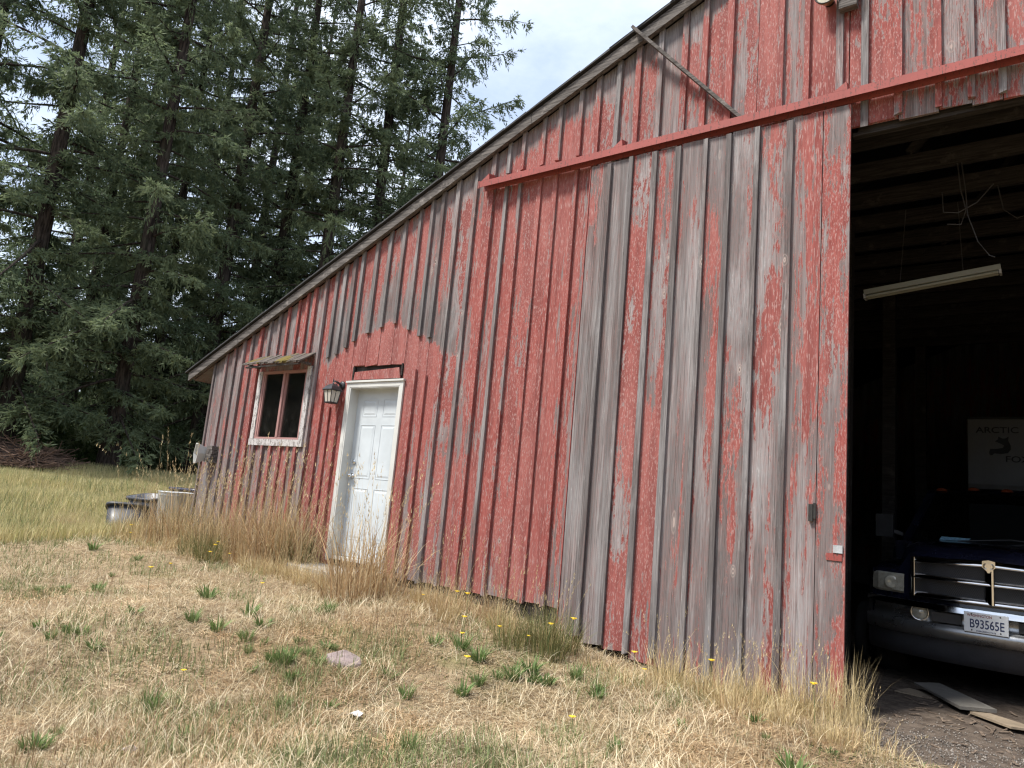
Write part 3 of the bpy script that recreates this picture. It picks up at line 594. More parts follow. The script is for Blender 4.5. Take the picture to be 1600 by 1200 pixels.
st = MB().prism([(-7.12, -.42), (-6.9, -.55), (-6.1, -.6), (-5.95, -.03), (-7.1, -.03)], 2, -1.05, -.868).build('door_step', M_CONC); tag(st, 'low concrete step in dry grass below the white door', 'step')
def slab(name, pts, z, h, m, label, cat, tilt=0):
    v = [(p[0], p[1], z) for p in pts]; n = len(v); cxx = sum(p[0] for p in pts)/n
    MBx = MB(); MBx.add([(p[0], p[1], z-h) for p in pts]+[(p[0], p[1], z+tilt*(p[0]-cxx)) for p in pts], [list(range(n-1, -1, -1)), list(range(n, 2*n))]+[(i, (i+1) % n, (i+1) % n+n, i+n) for i in range(n)])
    return tag(MBx.build(name, m), label, cat)

# ---- shop light, cables
tl = thing('tube_light', 'long white fluorescent tube light hanging inside the dark barn', 'tube light', (-.93, 2, 2.48))
MB().bar((-1.52, 2, 2.45), (-.36, 2, 2.575), .10, .05).build('housing', M_TUBE, tl)
for s in (-.03, .03): MB().tube([(-1.50, 2+s, 2.405), (-.38, 2+s, 2.53)], .016, 8).build('tube', M_TUBE, tl)
MB().bar((-1.525, 2, 2.41), (-1.505, 2, 2.412), .09, .05).bar((-.375, 2, 2.535), (-.355, 2, 2.537), .09, .05).build('end_cap', M_PVC, tl)
MB().tube([(-1.2, 2, 2.5), (-1.15, 2.03, 3.3)], .004, 5).build('hanger', M_CABLE, tl); MB().tube([(-.66, 2, 2.57), (-.7, 2.03, 3.3)], .004, 5).build('hanger', M_CABLE, tl)
m = MB()
m.tube([(-.62, 1.17, 3.30), (-.60, 1.16, 3.05), (-.56, 1.16, 2.85), (-.60, 1.15, 2.72), (-.70, 1.15, 2.74)], .0055, 6).tube([(-.59, 1.17, 3.3), (-.56, 1.15, 3.0), (-.55, 1.15, 2.8), (-.48, 1.16, 2.55), (-.40, 1.17, 2.42), (-.36, 1.17, 2.40)], .005, 6)
m.tube([(-.74, 1.17, 3.05), (-.73, 1.16, 2.86), (-.62, 1.15, 2.83), (-.48, 1.15, 2.9), (-.36, 1.16, 3.05)], .005, 6)
tag(m.build('loose_cable', M_CABLE), 'tangle of loose grey cable dangling from a ceiling joist', 'cable')
m = MB().tube([(-.36, 1.79, 3.30), (-.32, 1.77, 3.05), (-.22, 1.77, 2.95), (-.08, 1.78, 3.0), (.05, 1.79, 3.3)], .005, 6)
tag(m.build('loose_cable', M_CABLE), 'grey cable looped between joists at the right edge of the doorway', 'cable')

# ---- pickup truck
FZ = -1.27; CX = -.48; YT = 1.72
tr = thing('pickup_truck', 'dark navy pickup truck with chrome grille parked inside the barn', 'pickup truck', (CX, YT, FZ))
def fy(dx): return YT+.26*(abs(dx)/.95)**2.4
def H(*half):                      # mirrors a half section (dx, z) into a whole one
    return [(-a, b) for a, b in half]+[(a, b) for a, b in half[::-1] if a > 1e-6]
secs = []
for ys, hz, hw, fz in ((0, 1.14, .60, .98), (.04, 1.20, .63, 1.02), (.18, 1.255, .68, 1.05), (.6, 1.29, .72, 1.075), (1.2, 1.315, .76, 1.09), (1.42, 1.32, .78, 1.10)):
    h = H((.93, .56), (.985, .72), (.99, .90), (.955, fz-.035), (.90, fz), (hw+.05, fz+.005), (hw, hz-.05), (hw-.10, hz-.01), (.3, hz), (0, hz+.005))
    secs.append([(CX+a, (fy(a) if ys < .05 else YT+.26*(abs(a)/.95)**2.4*(max(0, 1-ys/1.4)))+ys+.06, FZ+b) for a, b in h])
body = MB().loft(secs); body.build('hood', M_NAVY, tr, fix=True)
# fascia around the grille: a curved panel
pan = []
for i in range(25):
    a = -.95+1.9*i/24; e = .5 if abs(a) > .9 else 0
    pan.append([(CX+a, fy(a)+.05, FZ+.55), (CX+a, fy(a)+.03, FZ+.70), (CX+a, fy(a)+.045, FZ+.74), (CX+a, fy(a)+.05, FZ+1.0), (CX+a, fy(a)+.07, FZ+(1.15 if abs(a) < .66 else 1.0))])
MB().loft(pan).build('front_panel', M_NAVY, tr)
# cab
cab = []
for (w0, w1, zt, ya) in ((.78, .74, 1.30, 1.42+.0), (.76, .66, 1.86, 2.10), (.76, .66, 1.92, 2.35), (.76, .66, 1.90, 3.3), (.78, .70, 1.30, 3.5)): pass
def cabsec(y, zt, wt): return [(CX-.96, y, FZ+.55), (CX-.99, y, FZ+.9), (CX-.93, y, FZ+1.25), (CX-.93+(.93-wt)*.9, y, FZ+zt-.06), (CX-wt+.08, y, FZ+zt), (CX, y, FZ+zt+.015), (CX+wt-.08, y, FZ+zt), (CX+.93-(.93-wt)*.9, y, FZ+zt-.06), (CX+.93, y, FZ+1.25), (CX+.99, y, FZ+.9), (CX+.96, y, FZ+.55)]
MB().loft([cabsec(YT+2.05, 1.84, .66), cabsec(YT+2.25, 1.91, .68), cabsec(YT+3.2, 1.91, .68), cabsec(YT+3.35, 1.80, .66)]).build('cab', M_NAVY, tr)
MB().loft([[(CX-.80, YT+1.42, FZ+1.27), (CX-.3, YT+1.36, FZ+1.30), (CX+.3, YT+1.36, FZ+1.30), (CX+.80, YT+1.42, FZ+1.27)], [(CX-.62, YT+2.04, FZ+1.83), (CX-.3, YT+1.99, FZ+1.845), (CX+.3, YT+1.99, FZ+1.845), (CX+.62, YT+2.04, FZ+1.83)]]).build('windscreen', M_SCREEN, tr)
m = MB()
for s in (-1, 1):
    m.bar((CX+s*.84, YT+1.42, FZ+1.24), (CX+s*.66, YT+2.06, FZ+1.84), .07, .06); m.add([(CX+s*.97, YT+1.4, FZ+.55), (CX+s*.97, YT+2.06, FZ+.55), (CX+s*.95, YT+2.06, FZ+1.24), (CX+s*.95, YT+1.4, FZ+1.2)], [(0, 1, 2, 3)])
m.box((CX-.93, YT+1.40, FZ+1.05), (CX+.93, YT+1.5, FZ+1.27)); m.build('pillar', M_NAVY, tr)
m = MB(); m.box((CX-.97, YT+3.4, FZ+.6), (CX+.97, YT+5.7, FZ+1.2)); m.build('cargo_bed', M_NAVY, tr)
MB().tube([(CX-.35, YT+1.33, FZ+1.315), (CX+.1, YT+1.40, FZ+1.37), (CX+.6, YT+1.42, FZ+1.33)], .008, 6).tube([(CX+.1, YT+1.33, FZ+1.315), (CX+.35, YT+1.39, FZ+1.35), (CX+.75, YT+1.42, FZ+1.31)], .008, 6).build('wiper', M_BLACK, tr)
MB().hexa([(CX-.52, YT+1.375, FZ+1.315), (CX-.27, YT+1.355, FZ+1.322), (CX-.27, YT+1.358, FZ+1.322), (CX-.52, YT+1.378, FZ+1.315)], [(CX-.50, YT+1.40, FZ+1.35), (CX-.24, YT+1.38, FZ+1.352), (CX-.24, YT+1.383, FZ+1.352), (CX-.50, YT+1.403, FZ+1.35)]).build('dash_tag', M_STICK, tr)
for s in (-1, 1):
    MB().box((CX+s*1.10-.09, YT+1.75, FZ+1.30), (CX+s*1.10+.09, YT+1.87, FZ+1.55)).bar((CX+s*.93, YT+1.85, FZ+1.34), (CX+s*1.05, YT+1.82, FZ+1.38), .05, .04).build('wing_mirror', M_BLACK, tr)
    for yy in (YT+.93, YT+4.55):
        wl = MB().lathe([(.25, -.11), (.36, -.115), (.385, -.09), (.385, .09), (.36, .115), (.25, .11)], 28, (CX+s*.86, yy, FZ+.385), 'x').build('wheel', M_RUBBER, tr)
        q = MB().lathe([(.25, .10), (.24, .05), (.20, .04), (.07, .06), (0, .065)] if s > 0 else [(.25, -.10), (.24, -.05), (.20, -.04), (.07, -.06), (0, -.065)], 24, (CX+s*.86, yy, FZ+.385), 'x').build('rim', M_GALV, wl)
    # headlight, wraps round the corner
    hl = []
    for i in range(6):
        a = .66+.29*i/5; hl.append([(CX+s*a, fy(a)+.035+(.03 if i == 5 else 0), FZ+.80), (CX+s*a, fy(a)+.012+(.03 if i == 5 else 0), FZ+.82), (CX+s*a, fy(a)+.022+(.03 if i == 5 else 0), FZ+.955), (CX+s*a, fy(a)+.04+(.03 if i == 5 else 0), FZ+.972)])
    MB().loft(hl, False, False).build('headlight', M_LENS, tr)
    for k_, a in enumerate((.77,)): MB().lathe([(0, -.006), (.03, -.010), (.050, -.012), (.058, -.008), (.060, .004)], 18, (CX+s*a, fy(a)+.012, FZ+.887), 'y').build('reflector', M_LENS, tr)
    MB().lathe([(0, -.055), (.05, -.05), (.058, -.035), (.062, -.02)], 18, (CX+s*.52, fy(.52)-.02, FZ+.665), 'y').build('fog_lamp', M_LENS, tr)
    MB().lathe([(.062, -.03), (.07, -.04), (.076, -.03), (.078, 0)], 18, (CX+s*.52, fy(.52)-.02, FZ+.665), 'y').build('fog_bezel', M_CHROME, tr)
# chrome grille: outer ring, cross, mesh of four openings
def gp(a, z, dy=0.): return (CX+a, fy(a)+dy, FZ+z)
GT, GB, GW = 1.135, .82, .585
m = MB()
def ribbon(pts, hw, dy0, dy1):     # rounded bar that follows the curved front
    sc = []
    for k, p in enumerate(pts):
        a, b = pts[max(0, k-1)], pts[min(len(pts)-1, k+1)]; n = Vector((-(b[1]-a[1]), b[0]-a[0])).normalized()*hw
        sc.append([gp(p[0]+n.x*c, p[1]+n.y*c, dy) for c, dy in ((-1, dy1), (-1, dy0+.008), (-.8, dy0), (-.3, dy0+.006), (.2, dy0+.015), (.7, dy0+.028), (1, dy0+.042), (1, dy1))])
    m.loft(sc)
xs_ = [-GW+2*GW*i/14 for i in range(15)]
ribbon([(x_, GT-.02*abs(x_)/GW) for x_ in xs_], .026, -.025, .05); ribbon([(x_, GB) for x_ in xs_], .026, -.025, .05); ribbon([(x_, (GT+GB)/2) for x_ in xs_], .024, -.03, .05)
ribbon([(-GW, GB-.02), (-GW, GT)], .022, -.025, .05); ribbon([(GW, GB-.02), (GW, GT)], .022, -.025, .05); ribbon([(0, GB-.02), (0, GT)], .038, -.035, .05)
m.build('grille', M_CHROME, tr)
m = MB()
for i in range(76):
    a = -GW+2*GW*i/75
    for dz in (-1, 1):
        m.bar(gp(a, (GT+GB)/2-dz*.15, .02), gp(min(GW, max(-GW, a+.17)), (GT+GB)/2+dz*.15, .02), .0035, .0035, (0, 1, 0))
m.build('grille_mesh', M_TOTE, tr)
m = MB().loft([[gp(-GW+2*GW*i/14, GB, .036) for i in range(15)], [gp(-GW+2*GW*i/14, GT, .036) for i in range(15)]]); m.build('grille_back', M_BLACK, tr)
em = MB().prism([(CX-.046, FZ+1.16), (CX-.048, FZ+1.11), (CX, FZ+1.065), (CX+.048, FZ+1.11), (CX+.046, FZ+1.16), (CX, FZ+1.170)], 1, YT-.055, YT-.02).build('emblem', M_CHROME, tr)
m = MB().hexa([(CX-.009, YT-.07, FZ+1.065), (CX+.009, YT-.07, FZ+1.065), (CX+.009, YT-.056, FZ+1.065), (CX-.009, YT-.056, FZ+1.065)], [(CX-.018, YT-.075, FZ+1.14), (CX+.018, YT-.075, FZ+1.14), (CX+.018, YT-.056, FZ+1.14), (CX-.018, YT-.056, FZ+1.14)])
for s in (-1, 1): m.tube([(CX+s*(.018+.017*math.sin(t_*.55)), YT-.066, FZ+1.118+.02*math.cos(t_*.55)) for t_ in range(10)], .006, 6)
m.build('ram_head', M_CHROME, em)
# bumper with openings, valance, plate
bp = []
for i in range(29):
    a = -.99+1.98*i/28; k_ = (abs(a)/.99)**6*.10
    bp.append([(CX+a, fy(a)-.04+k_*1.5, FZ+.755), (CX+a, fy(a)-.10+k_, FZ+.745), (CX+a, fy(a)-.11+k_, FZ+.71), (CX+a, fy(a)-.035+k_, FZ+.70), (CX+a, fy(a)-.03+k_, FZ+.60), (CX+a, fy(a)-.12+k_, FZ+.585), (CX+a, fy(a)-.125+k_, FZ+.54), (CX+a, fy(a)-.11+k_, FZ+.485), (CX+a, fy(a)-.05+k_, FZ+.465)])
MB().loft(bp).build('bumper', M_BUMPER, tr)
MB().loft([[(q[0][0], q[0][1]-.064+.002, FZ+.757), (q[1][0], q[1][1]-.003, FZ+.748), (q[2][0], q[2][1]-.003, FZ+.708)] for q in bp]).build('bumper_trim', M_CHROME, tr)
for s in (-1, 1): MB().box((CX+min(s*.42, s*.20), YT-.058, FZ+.61), (CX+max(s*.42, s*.20), YT-.03, FZ+.69)).build('bumper_slot', M_BLACK, tr)
MB().loft([[(q[8][0], q[8][1]+.01, FZ+.468), (q[8][0], q[8][1]+.03, FZ+.33), (q[8][0], q[8][1]+.1, FZ+.27)] for q in bp]).build('valance', M_TOTE, tr)
def text(txt, size, loc, m, parent, name, sx=1., rot=(R(90), 0, 0), ext=.0006):
    cu = bpy.data.curves.new(name, 'FONT'); cu.body = txt; cu.size = size; cu.align_x = 'CENTER'; cu.align_y = 'CENTER'; cu.extrude = ext; cu.offset = size*.012
    ob = bpy.data.objects.new(name, cu); C.objects.link(ob); dg = bpy.context.evaluated_depsgraph_get(); me = bpy.data.meshes.new_from_object(ob.evaluated_get(dg))
    bpy.data.objects.remove(ob); me.materials.clear(); me.materials.append(m); o = link(name, me, m, parent); off = ROOT.get(parent, Vector())
    o.location = Vector(loc)-off; o.rotation_euler = rot; o.scale = (sx, 1, 1); return o
PX, PZ, PY = CX-.02, FZ+.655, YT-.135
pl = MB().box((PX-.153, PY, PZ-.078), (PX+.153, PY+.004, PZ+.078)).box((PX-.155, PY+.0045, PZ-.08), (PX+.155, PY+.03, PZ+.08)).build('licence_plate', M_PLATEW, tr)
text('B93565E', .098, (PX+.005, PY-.001, PZ-.012), M_PLATEB, pl, 'plate_number', .70)
text('WASHINGTON', .030, (PX-.045, PY-.001, PZ+.055), M_PLATER, pl, 'state_name', .85); text('EVERGREEN STATE', .017, (PX, PY-.001, PZ-.066), M_PLATEB, pl, 'plate_motto', .95)
m = MB()
for sx in (-.10, .10):
    for sz in (-.062, .066): m.lathe([(0, -.003), (.006, -.002), (.006, 0)], 8, (PX+sx, PY, PZ+sz), 'y')
m.build('plate_screws', M_IRON, pl)
for k_ in range(5):
    dx = (k_-2)*.31; MB().lathe([(.06, 0), (.055, .018), (.03, .034), (0, .038)], 14, (CX+.04+dx, YT+2.16, FZ+1.868+.02*(abs(dx) < .5))).build('marker_lamp', M_AMBER, tr)

# ---- travel trailer deep in the barn
tv = thing('travel_trailer', 'off-white travel trailer with fox logo parked deep in the dark barn', 'trailer', (.1, 8.2, -1.27))
x0, x1, y0 = -1.14, 1.3, 8.0
m = MB().prism([(y0+.3, -.75), (y0+5, -.75), (y0+5, 2.1), (y0+.12, 2.1), (y0+.02, 2.04), (y0, 1.0), (y0+.12, .3)], 0, x0, x1); m.build('shell', M_TRAILER, tv)
MB().box((-.28, y0-.012, 1.30), (1.0, y0+.03, 1.92)).build('front_window', M_BLACK, tv)
text('ARCTIC', .135, (-.74, y0-.004, 1.86), M_PRINT, tv, 'lettering', 1.2); text('FOX', .135, (-.48, y0-.004, 1.40), M_PRINT, tv, 'lettering', 1.2)
fox = [(-.93, 1.46), (-.91, 1.53), (-.82, 1.53), (-.70, 1.55), (-.68, 1.60), (-.74, 1.64), (-.83, 1.68), (-.78, 1.72), (-.77, 1.78), (-.71, 1.74), (-.66, 1.74), (-.60, 1.78), (-.61, 1.70), (-.57, 1.60), (-.57, 1.52), (-.62, 1.45), (-.74, 1.43), (-.84, 1.44), (-.88, 1.40), (-.92, 1.41)]
fox = [(-.70+(a+.74)*.8, 1.62+(b-1.6)*.8) for a, b in fox]
MB().prism(fox, 1, y0-.006, y0+.001).build('fox_logo', M_PRINT, tv)
for s in (x0+.2, x1-.2): MB().lathe([(.2, -.1), (.34, -.1), (.36, 0), (.34, .1), (.2, .1), (0, .08)], 20, (s, y0+3, -.92), 'x').build('wheel', M_RUBBER, tv)
MB().bar((.08, y0+.3, -.75), (.08, y0-.9, -.78), .1, .1).bar((-.1, y0+.2, -.8), (-.1, y0+.2, -1.27), .06, .06, (0, 1, 0)).build('tow_bar', M_BLACK, tv)
# ---- spoked wheel leaning by the door post
sw = thing('spare_wheel', 'dark spoked wheel standing in shadow just inside the big door', 'wheel', (-1.62, 2.75, -1.27))
MB().lathe([(.23, -.05), (.29, -.055), (.31, -.03), (.31, .03), (.29, .055), (.23, .05)], 24, (-1.62, 2.75, -.96), 'x').build('tyre', M_RUBBER, sw)
m = MB().lathe([(.24, -.03), (.22, -.03), (.22, .03), (.24, .03)], 24, (-1.62, 2.75, -.96), 'x').lathe([(0, -.05), (.05, -.05), (.05, .05), (0, .05)], 12, (-1.62, 2.75, -.96), 'x')
for k_ in range(8): a = k_*math.pi/4; m.bar((-1.62, 2.75+.04*math.cos(a), -.96+.04*math.sin(a)), (-1.62, 2.75+.23*math.cos(a), -.96+.23*math.sin(a)), .018, .018, (1, 0, 0))
m.build('spoked_rim', M_IRON, sw)

# ------------------------------------------------------------------ loose things on the ground
slab('plywood_sheet', [(-1.02, 1.55), (-.86, 1.75), (-.40, .98), (-.62, .84)], FZ+.10, .02, M_PLY, 'grey weathered plywood strip lying on the dirt in the doorway', 'plywood', .02)
slab('plywood_sheet', [(-.56, .86), (-.48, .98), (-.10, .72), (-.30, .62)], FZ+.075, .015, M_PLYT, 'small tan plywood offcut beside the grey plywood strip', 'plywood')
slab('plywood_sheet', [(-1.12, 1.25), (-1.05, 1.5), (-.80, 1.38), (-.86, 1.18)], FZ+.05, .012, M_PLYT, 'splintered board scrap by the door post', 'board')
sv = MB(); q = [(-4.28, -2.12), (-4.22, -1.98), (-4.05, -1.96), (-3.94, -2.03), (-3.98, -2.15), (-4.12, -2.20)]
n_ = len(q); cx_, cy_ = -4.1, -2.07
lo = [(a, b, G(a, b)-.05) for a, b in q]; hi = [(cx_+(a-cx_)*.86, cy_+(b-cy_)*.86, G(a, b)+.035+rnd.uniform(-.008, .008)) for a, b in q]
sv.add(lo+hi+[(cx_, cy_, G(cx_, cy_)+.05)], [(i, (i+1) % n_, (i+1) % n_+n_, i+n_) for i in range(n_)]+[(i+n_, (i+1) % n_+n_, 2*n_) for i in range(n_)])
tag(sv.build('flat_stone', M_STONE), 'flat purple grey stone set in the dry lawn', 'stone')
def scrap(x, y, s, label, m, name):
    z = G(x, y)+.012; b = MB()
    b.add([(x-s, y-s*.6, z), (x-.2*s, y-s*.8, z+.02), (x+s, y-s*.4, z+.004), (x+.8*s, y+s*.6, z+.018), (x, y+s*.3, z+.03), (x-s*.9, y+s*.7, z+.006)], [(0, 1, 4, 5), (1, 2, 3, 4)])
    o = b.build(name, m); md = o.modifiers.new('thickness', 'SOLIDIFY'); md.thickness = .003; tag(o, label, 'litter' if m is M_PAPER else 'stone')
scrap(-3.43, -2.54, .045, 'crumpled scrap of white paper on the dry lawn', M_PAPER, 'paper_scrap')
scrap(-4.02, -3.59, .05, 'small pale grey stone chip in the lower left of the lawn', M_STONE, 'stone_chip')

# ------------------------------------------------------------------ grass
rg = np.random.default_rng(11)
def blades(x, y, z, h, wd, lean, az, colr, nseg=2, curl=.5, base=.35):
    """ribbons that bend over towards az; returns verts, tris, colours"""
    n = len(x); lv = nseg+1; t = np.linspace(0, 1, lv)[None, :]
    ang = (lean*base)[:, None]+(lean*(1-base))[:, None]*t*2*curl
    ds = (h/nseg)[:, None]; hor = np.concatenate([np.zeros((n, 1)), np.cumsum(np.sin(ang[:, :-1])*ds, 1)], 1); ver = np.concatenate([np.zeros((n, 1)), np.cumsum(np.cos(ang[:, :-1])*ds, 1)], 1)
    cx = x[:, None]+hor*np.cos(az)[:, None]; cy = y[:, None]+hor*np.sin(az)[:, None]; cz = z[:, None]+ver
    wa = az+rg.uniform(.6, 2.5, n); wx = np.cos(wa)[:, None]*wd[:, None]*.5*(1-.75*t); wy = np.sin(wa)[:, None]*wd[:, None]*.5*(1-.75*t)
    A = np.stack([cx-wx, cy-wy, cz], -1); B = np.stack([cx+wx, cy+wy, cz], -1)
    V = np.empty((n, 2*lv-1, 3)); V[:, 0:2*nseg:2] = A[:, :nseg]; V[:, 1:2*nseg:2] = B[:, :nseg]; V[:, -1] = (A[:, -1]+B[:, -1])/2
    T = []
    for i in range(nseg-1): T += [(2*i, 2*i+1, 2*i+3), (2*i, 2*i+3, 2*i+2)]
    T.append((2*nseg-2, 2*nseg-1, 2*nseg)); T = np.array(T)
    TT = (np.arange(n)*(2*lv-1))[:, None, None]+T[None]
    return V.reshape(-1, 3), TT.reshape(-1, 3), np.repeat(colr, 2*lv-1, 0)
def join(parts):
    V = []; T = []; K = []; o = 0
    for v, t, k in parts: V.append(v); T.append(t+o); K.append(k); o += len(v)
    return np.concatenate(V), np.concatenate(T), np.concatenate(K)
STRAW = np.array([(.52, .41, .26), (.62, .52, .35), (.46, .34, .205), (.38, .27, .165), (.68, .60, .43)])
GREEN = np.array([(.085, .125, .035), (.12, .16, .05), (.16, .19, .06), (.07, .11, .04)])
MEAD = np.array([(.56, .47, .24), (.50, .45, .22), (.62, .54, .30), (.42, .40, .17)])
def pick(pal, n, jit=.18): return pal[rg.integers(0, len(pal), n)]*rg.uniform(1-jit*1.4, 1+jit*1.2, (n, 1))
def spots(n, dmax=17.):
    """random ground points, thinning out with distance from the viewpoint"""
    az = rg.uniform(R(84), R(172), n); dd = 3.6*np.exp(rg.uniform(0, math.log(dmax/3.6), n)*rg.uniform(.55, 1, n)**.3)
    x = dd*np.cos(az); y = -5.78+dd*np.sin(az)
    ok = ((y < -.06) | (x < -10.0)) & ~((x > -.95+.2*np.sin(y*5)) & (y > -.75)) & ~((x > -7.3) & (x < -5.95) & (y > -.55))
    x = x[ok]; y = y[ok]; return x, y, gz(x, y)+(fbm(x, y, 1.3, 3)-.5)*.06
def lawn():
    out = []
    x, y, z = spots(340000); kk = rg.uniform(0, 1, len(x)) < np.clip((fbm(x, y, 2.6, 91)-.30)*6, .12, 1); x, y, z = x[kk], y[kk], z[kk]; n = len(x); k = fbm(x, y, 1.6, 9)[:, None]; br = fbm(x, y, .7, 21)[:, None]
    c = pick(STRAW, n)*(.62+.75*k)*(.8+.4*fbm(x, y, 5., 61)[:, None]); c = np.where(br > .56, c*np.array([.97, .88, .80]), c)
    out.append(blades(x, y, z+rg.uniform(0, .02, n), rg.uniform(.04, .15, n), rg.uniform(.003, .006, n), rg.uniform(1.25, 1.62, n), rg.uniform(0, 6.28, n), c, 1, .5, 1.))
    x, y, z = spots(150000); n = len(x); g = fbm(x, y, 1.1, 33)+.25*(fbm(x, y, 4.5, 35)-.5)+np.clip((-x-7.5)*.02, 0, .12); gm = rg.uniform(0, 1, n) < np.clip((g-.44)*4.5, .05, .85)
    c = np.where(gm[:, None], pick(GREEN, n), pick(STRAW, n)*(.8+.4*fbm(x, y, 2.2, 5))[:, None])
    tall = .5+1.0*fbm(x, y, .9, 51)
    out.append(blades(x, y, z-.005, rg.uniform(.02, .06, n)*tall, rg.uniform(.003, .006, n), rg.uniform(.3, 1.5, n), rg.uniform(0, 6.28, n), c, 2))
    # long pale stalks lying about, and brown upright stems
    x, y, z = spots(60000); kk = rg.uniform(0, 1, len(x)) < np.clip((fbm(x, y, 1.4, 81)-.42)*5, .04, 1); x, y, z = x[kk], y[kk], z[kk]; n = len(x)
    out.append(blades(x, y, z+.01, rg.uniform(.07, .20, n), rg.uniform(.003, .0055, n), rg.uniform(1.1, 1.7, n), rg.uniform(0, 6.28, n), pick(STRAW[[0, 1, 4]], n), 3, .6, .45))
    x, y, z = spots(26000); kk = rg.uniform(0, 1, len(x)) < np.clip((fbm(x, y, 1.7, 85)-.5)*5, .03, 1); x, y, z = x[kk], y[kk], z[kk]; n = len(x)
    out.append(blades(x, y, z, rg.uniform(.08, .22, n), rg.uniform(.0025, .0045, n), rg.uniform(.05, .7, n), rg.uniform(0, 6.28, n), pick(np.array([(.30, .20, .12), (.42, .32, .18), (.22, .15, .09), (.28, .24, .11)]), n), 2))
    # short green growth in patches
    x, y, z = spots(120000); kk = rg.uniform(0, 1, len(x)) < np.clip((fbm(x, y, 1.25, 87)+np.clip((-x-7)*.03, 0, .2)-.50)*5, 0, 1); x, y, z = x[kk], y[kk], z[kk]; n = len(x)
    out.append(blades(x, y, z, rg.uniform(.04, .12, n), rg.uniform(.004, .008, n), rg.uniform(.3, 1.3, n), rg.uniform(0, 6.28, n), pick(np.array([(.20, .25, .10), (.25, .28, .13), (.17, .22, .09), (.31, .31, .16)]), n), 2))
    V, T, K = join(out); tag(link('lawn_grass', tri_mesh('lawn_grass', V, T, K), M_BLADE), kind='stuff')
    # taller pale meadow beyond the barn corner
    n = 170000; az = rg.uniform(R(147), R(172), n); dd = rg.uniform(9, 30, n)**1.; x = dd*np.cos(az); y = -5.78+dd*np.sin(az)
    ok = (x < -10.25-.0*y) & (x < -8-2.5*fbm(x, y, .5, 4)); x = x[ok]; y = y[ok]; n = len(x); z = gz(x, y); dd = np.hypot(x, y+5.78)
    g = fbm(x, y, .6, 71); gm = rg.uniform(0, 1, n) < np.clip((g-.48)*2, .02, .25)
    c = np.where(gm[:, None], pick(GREEN, n)*1.25+.03, pick(MEAD, n)); hh = rg.uniform(.10, .28, n)*(.5+fbm(x, y, .8, 72))
    V, T, K = blades(x, y, z, hh, rg.uniform(.005, .011, n)*(.6+dd/22), rg.uniform(.1, .9, n), rg.uniform(0, 6.28, n), c, 2)
    tag(link('meadow_grass', tri_mesh('meadow_grass', V, T, K), M_BLADE), kind='stuff')
lawn()
BROWN = np.array([(.50, .36, .21), (.42, .28, .15), (.58, .45, .27), (.36, .24, .14), (.62, .51, .33)])
GOLD = np.array([(.60, .48, .27), (.52, .41, .22), (.68, .57, .35), (.44, .35, .18)])
OLIVE = np.array([(.15, .16, .06), (.20, .19, .08), (.12, .13, .05), (.30, .25, .11)])
def clump_mesh(seed, n, h, rad, pal, heads, wd=.004, lean=.9):
    global rg
    rg = np.random.default_rng(seed); a = rg.uniform(0, 6.28, n); q = rad*np.sqrt(rg.uniform(0, 1, n)); x = q*np.cos(a); y = q*np.sin(a)
    az = a+rg.normal(0, .9, n); hh = h*rg.uniform(.35, 1., n)
    parts = [blades(x, y, np.full(n, -.03), hh, rg.uniform(.6, 1.3, n)*wd, np.abs(rg.normal(0, .42, n))*lean+.08, az, pick(pal, n), 4, .9)]
    m = heads
    if m:                                         # flowering stems with a ragged seed head
        a = rg.uniform(0, 6.28, m); q = rad*.8*np.sqrt(rg.uniform(0, 1, m)); x = q*np.cos(a); y = q*np.sin(a); az = a+rg.normal(0, .8, m); hh = h*rg.uniform(.95, 1.55, m); le = np.abs(rg.normal(0, .35, m))*lean+.05
        v, t, k = blades(x, y, np.full(m, -.02), hh, np.full(m, .0028), le, az, pick(GOLD, m), 5, .8); parts.append((v, t, k))
        tips = v.reshape(m, 11, 3)[:, -1]; pre = v.reshape(m, 11, 3)[:, 8]; dirn = tips-pre; dirn /= np.linalg.norm(dirn, axis=1)[:, None]
        r_ = 9; s = rg.uniform(-.13, .0, (m, r_)); b = tips[:, None]+dirn[:, None]*s[..., None]; b = b.reshape(-1, 3)+rg.normal(0, .004, (m*r_, 3)); N = m*r_
        parts.append(blades(b[:, 0], b[:, 1], b[:, 2], rg.uniform(.012, .035, N), np.full(N, .005), rg.uniform(.2, 1.4, N), rg.uniform(0, 6.28, N), pick(GOLD, N), 1))
    V, T, K = join(parts); return tri_mesh('tall_grass', V, T, K)
CL = {'brown': [clump_mesh(100+i, 130, .62, .18, BROWN, 14, .0065, 1.25) for i in range(3)], 'gold': [clump_mesh(110+i, 130, .48, .16, GOLD, 10, .006, 1.25) for i in range(3)],
      'olive': [clump_mesh(120+i, 190, .5, .17, OLIVE, 6, .006, 1.2) for i in range(2)], 'low': [clump_mesh(130+i, 130, .26, .19, np.concatenate([GOLD, BROWN, GOLD]), 3, .006, lean=2.0) for i in range(3)],
      'stem': [clump_mesh(140+i, 10, .6, .2, GOLD, 16, lean=.7) for i in range(2)], 'spike': [clump_mesh(150, 95, .56, .10, GOLD, 0, lean=.75)]}
LB = {'brown': 'tall dry brown grass tuft', 'gold': 'straw yellow grass tuft', 'olive': 'olive green bushy grass tuft', 'low': 'low matted tuft of dead straw', 'stem': 'thin seed-headed grass stems', 'spike': 'stiff golden grass spikes by the door post'}
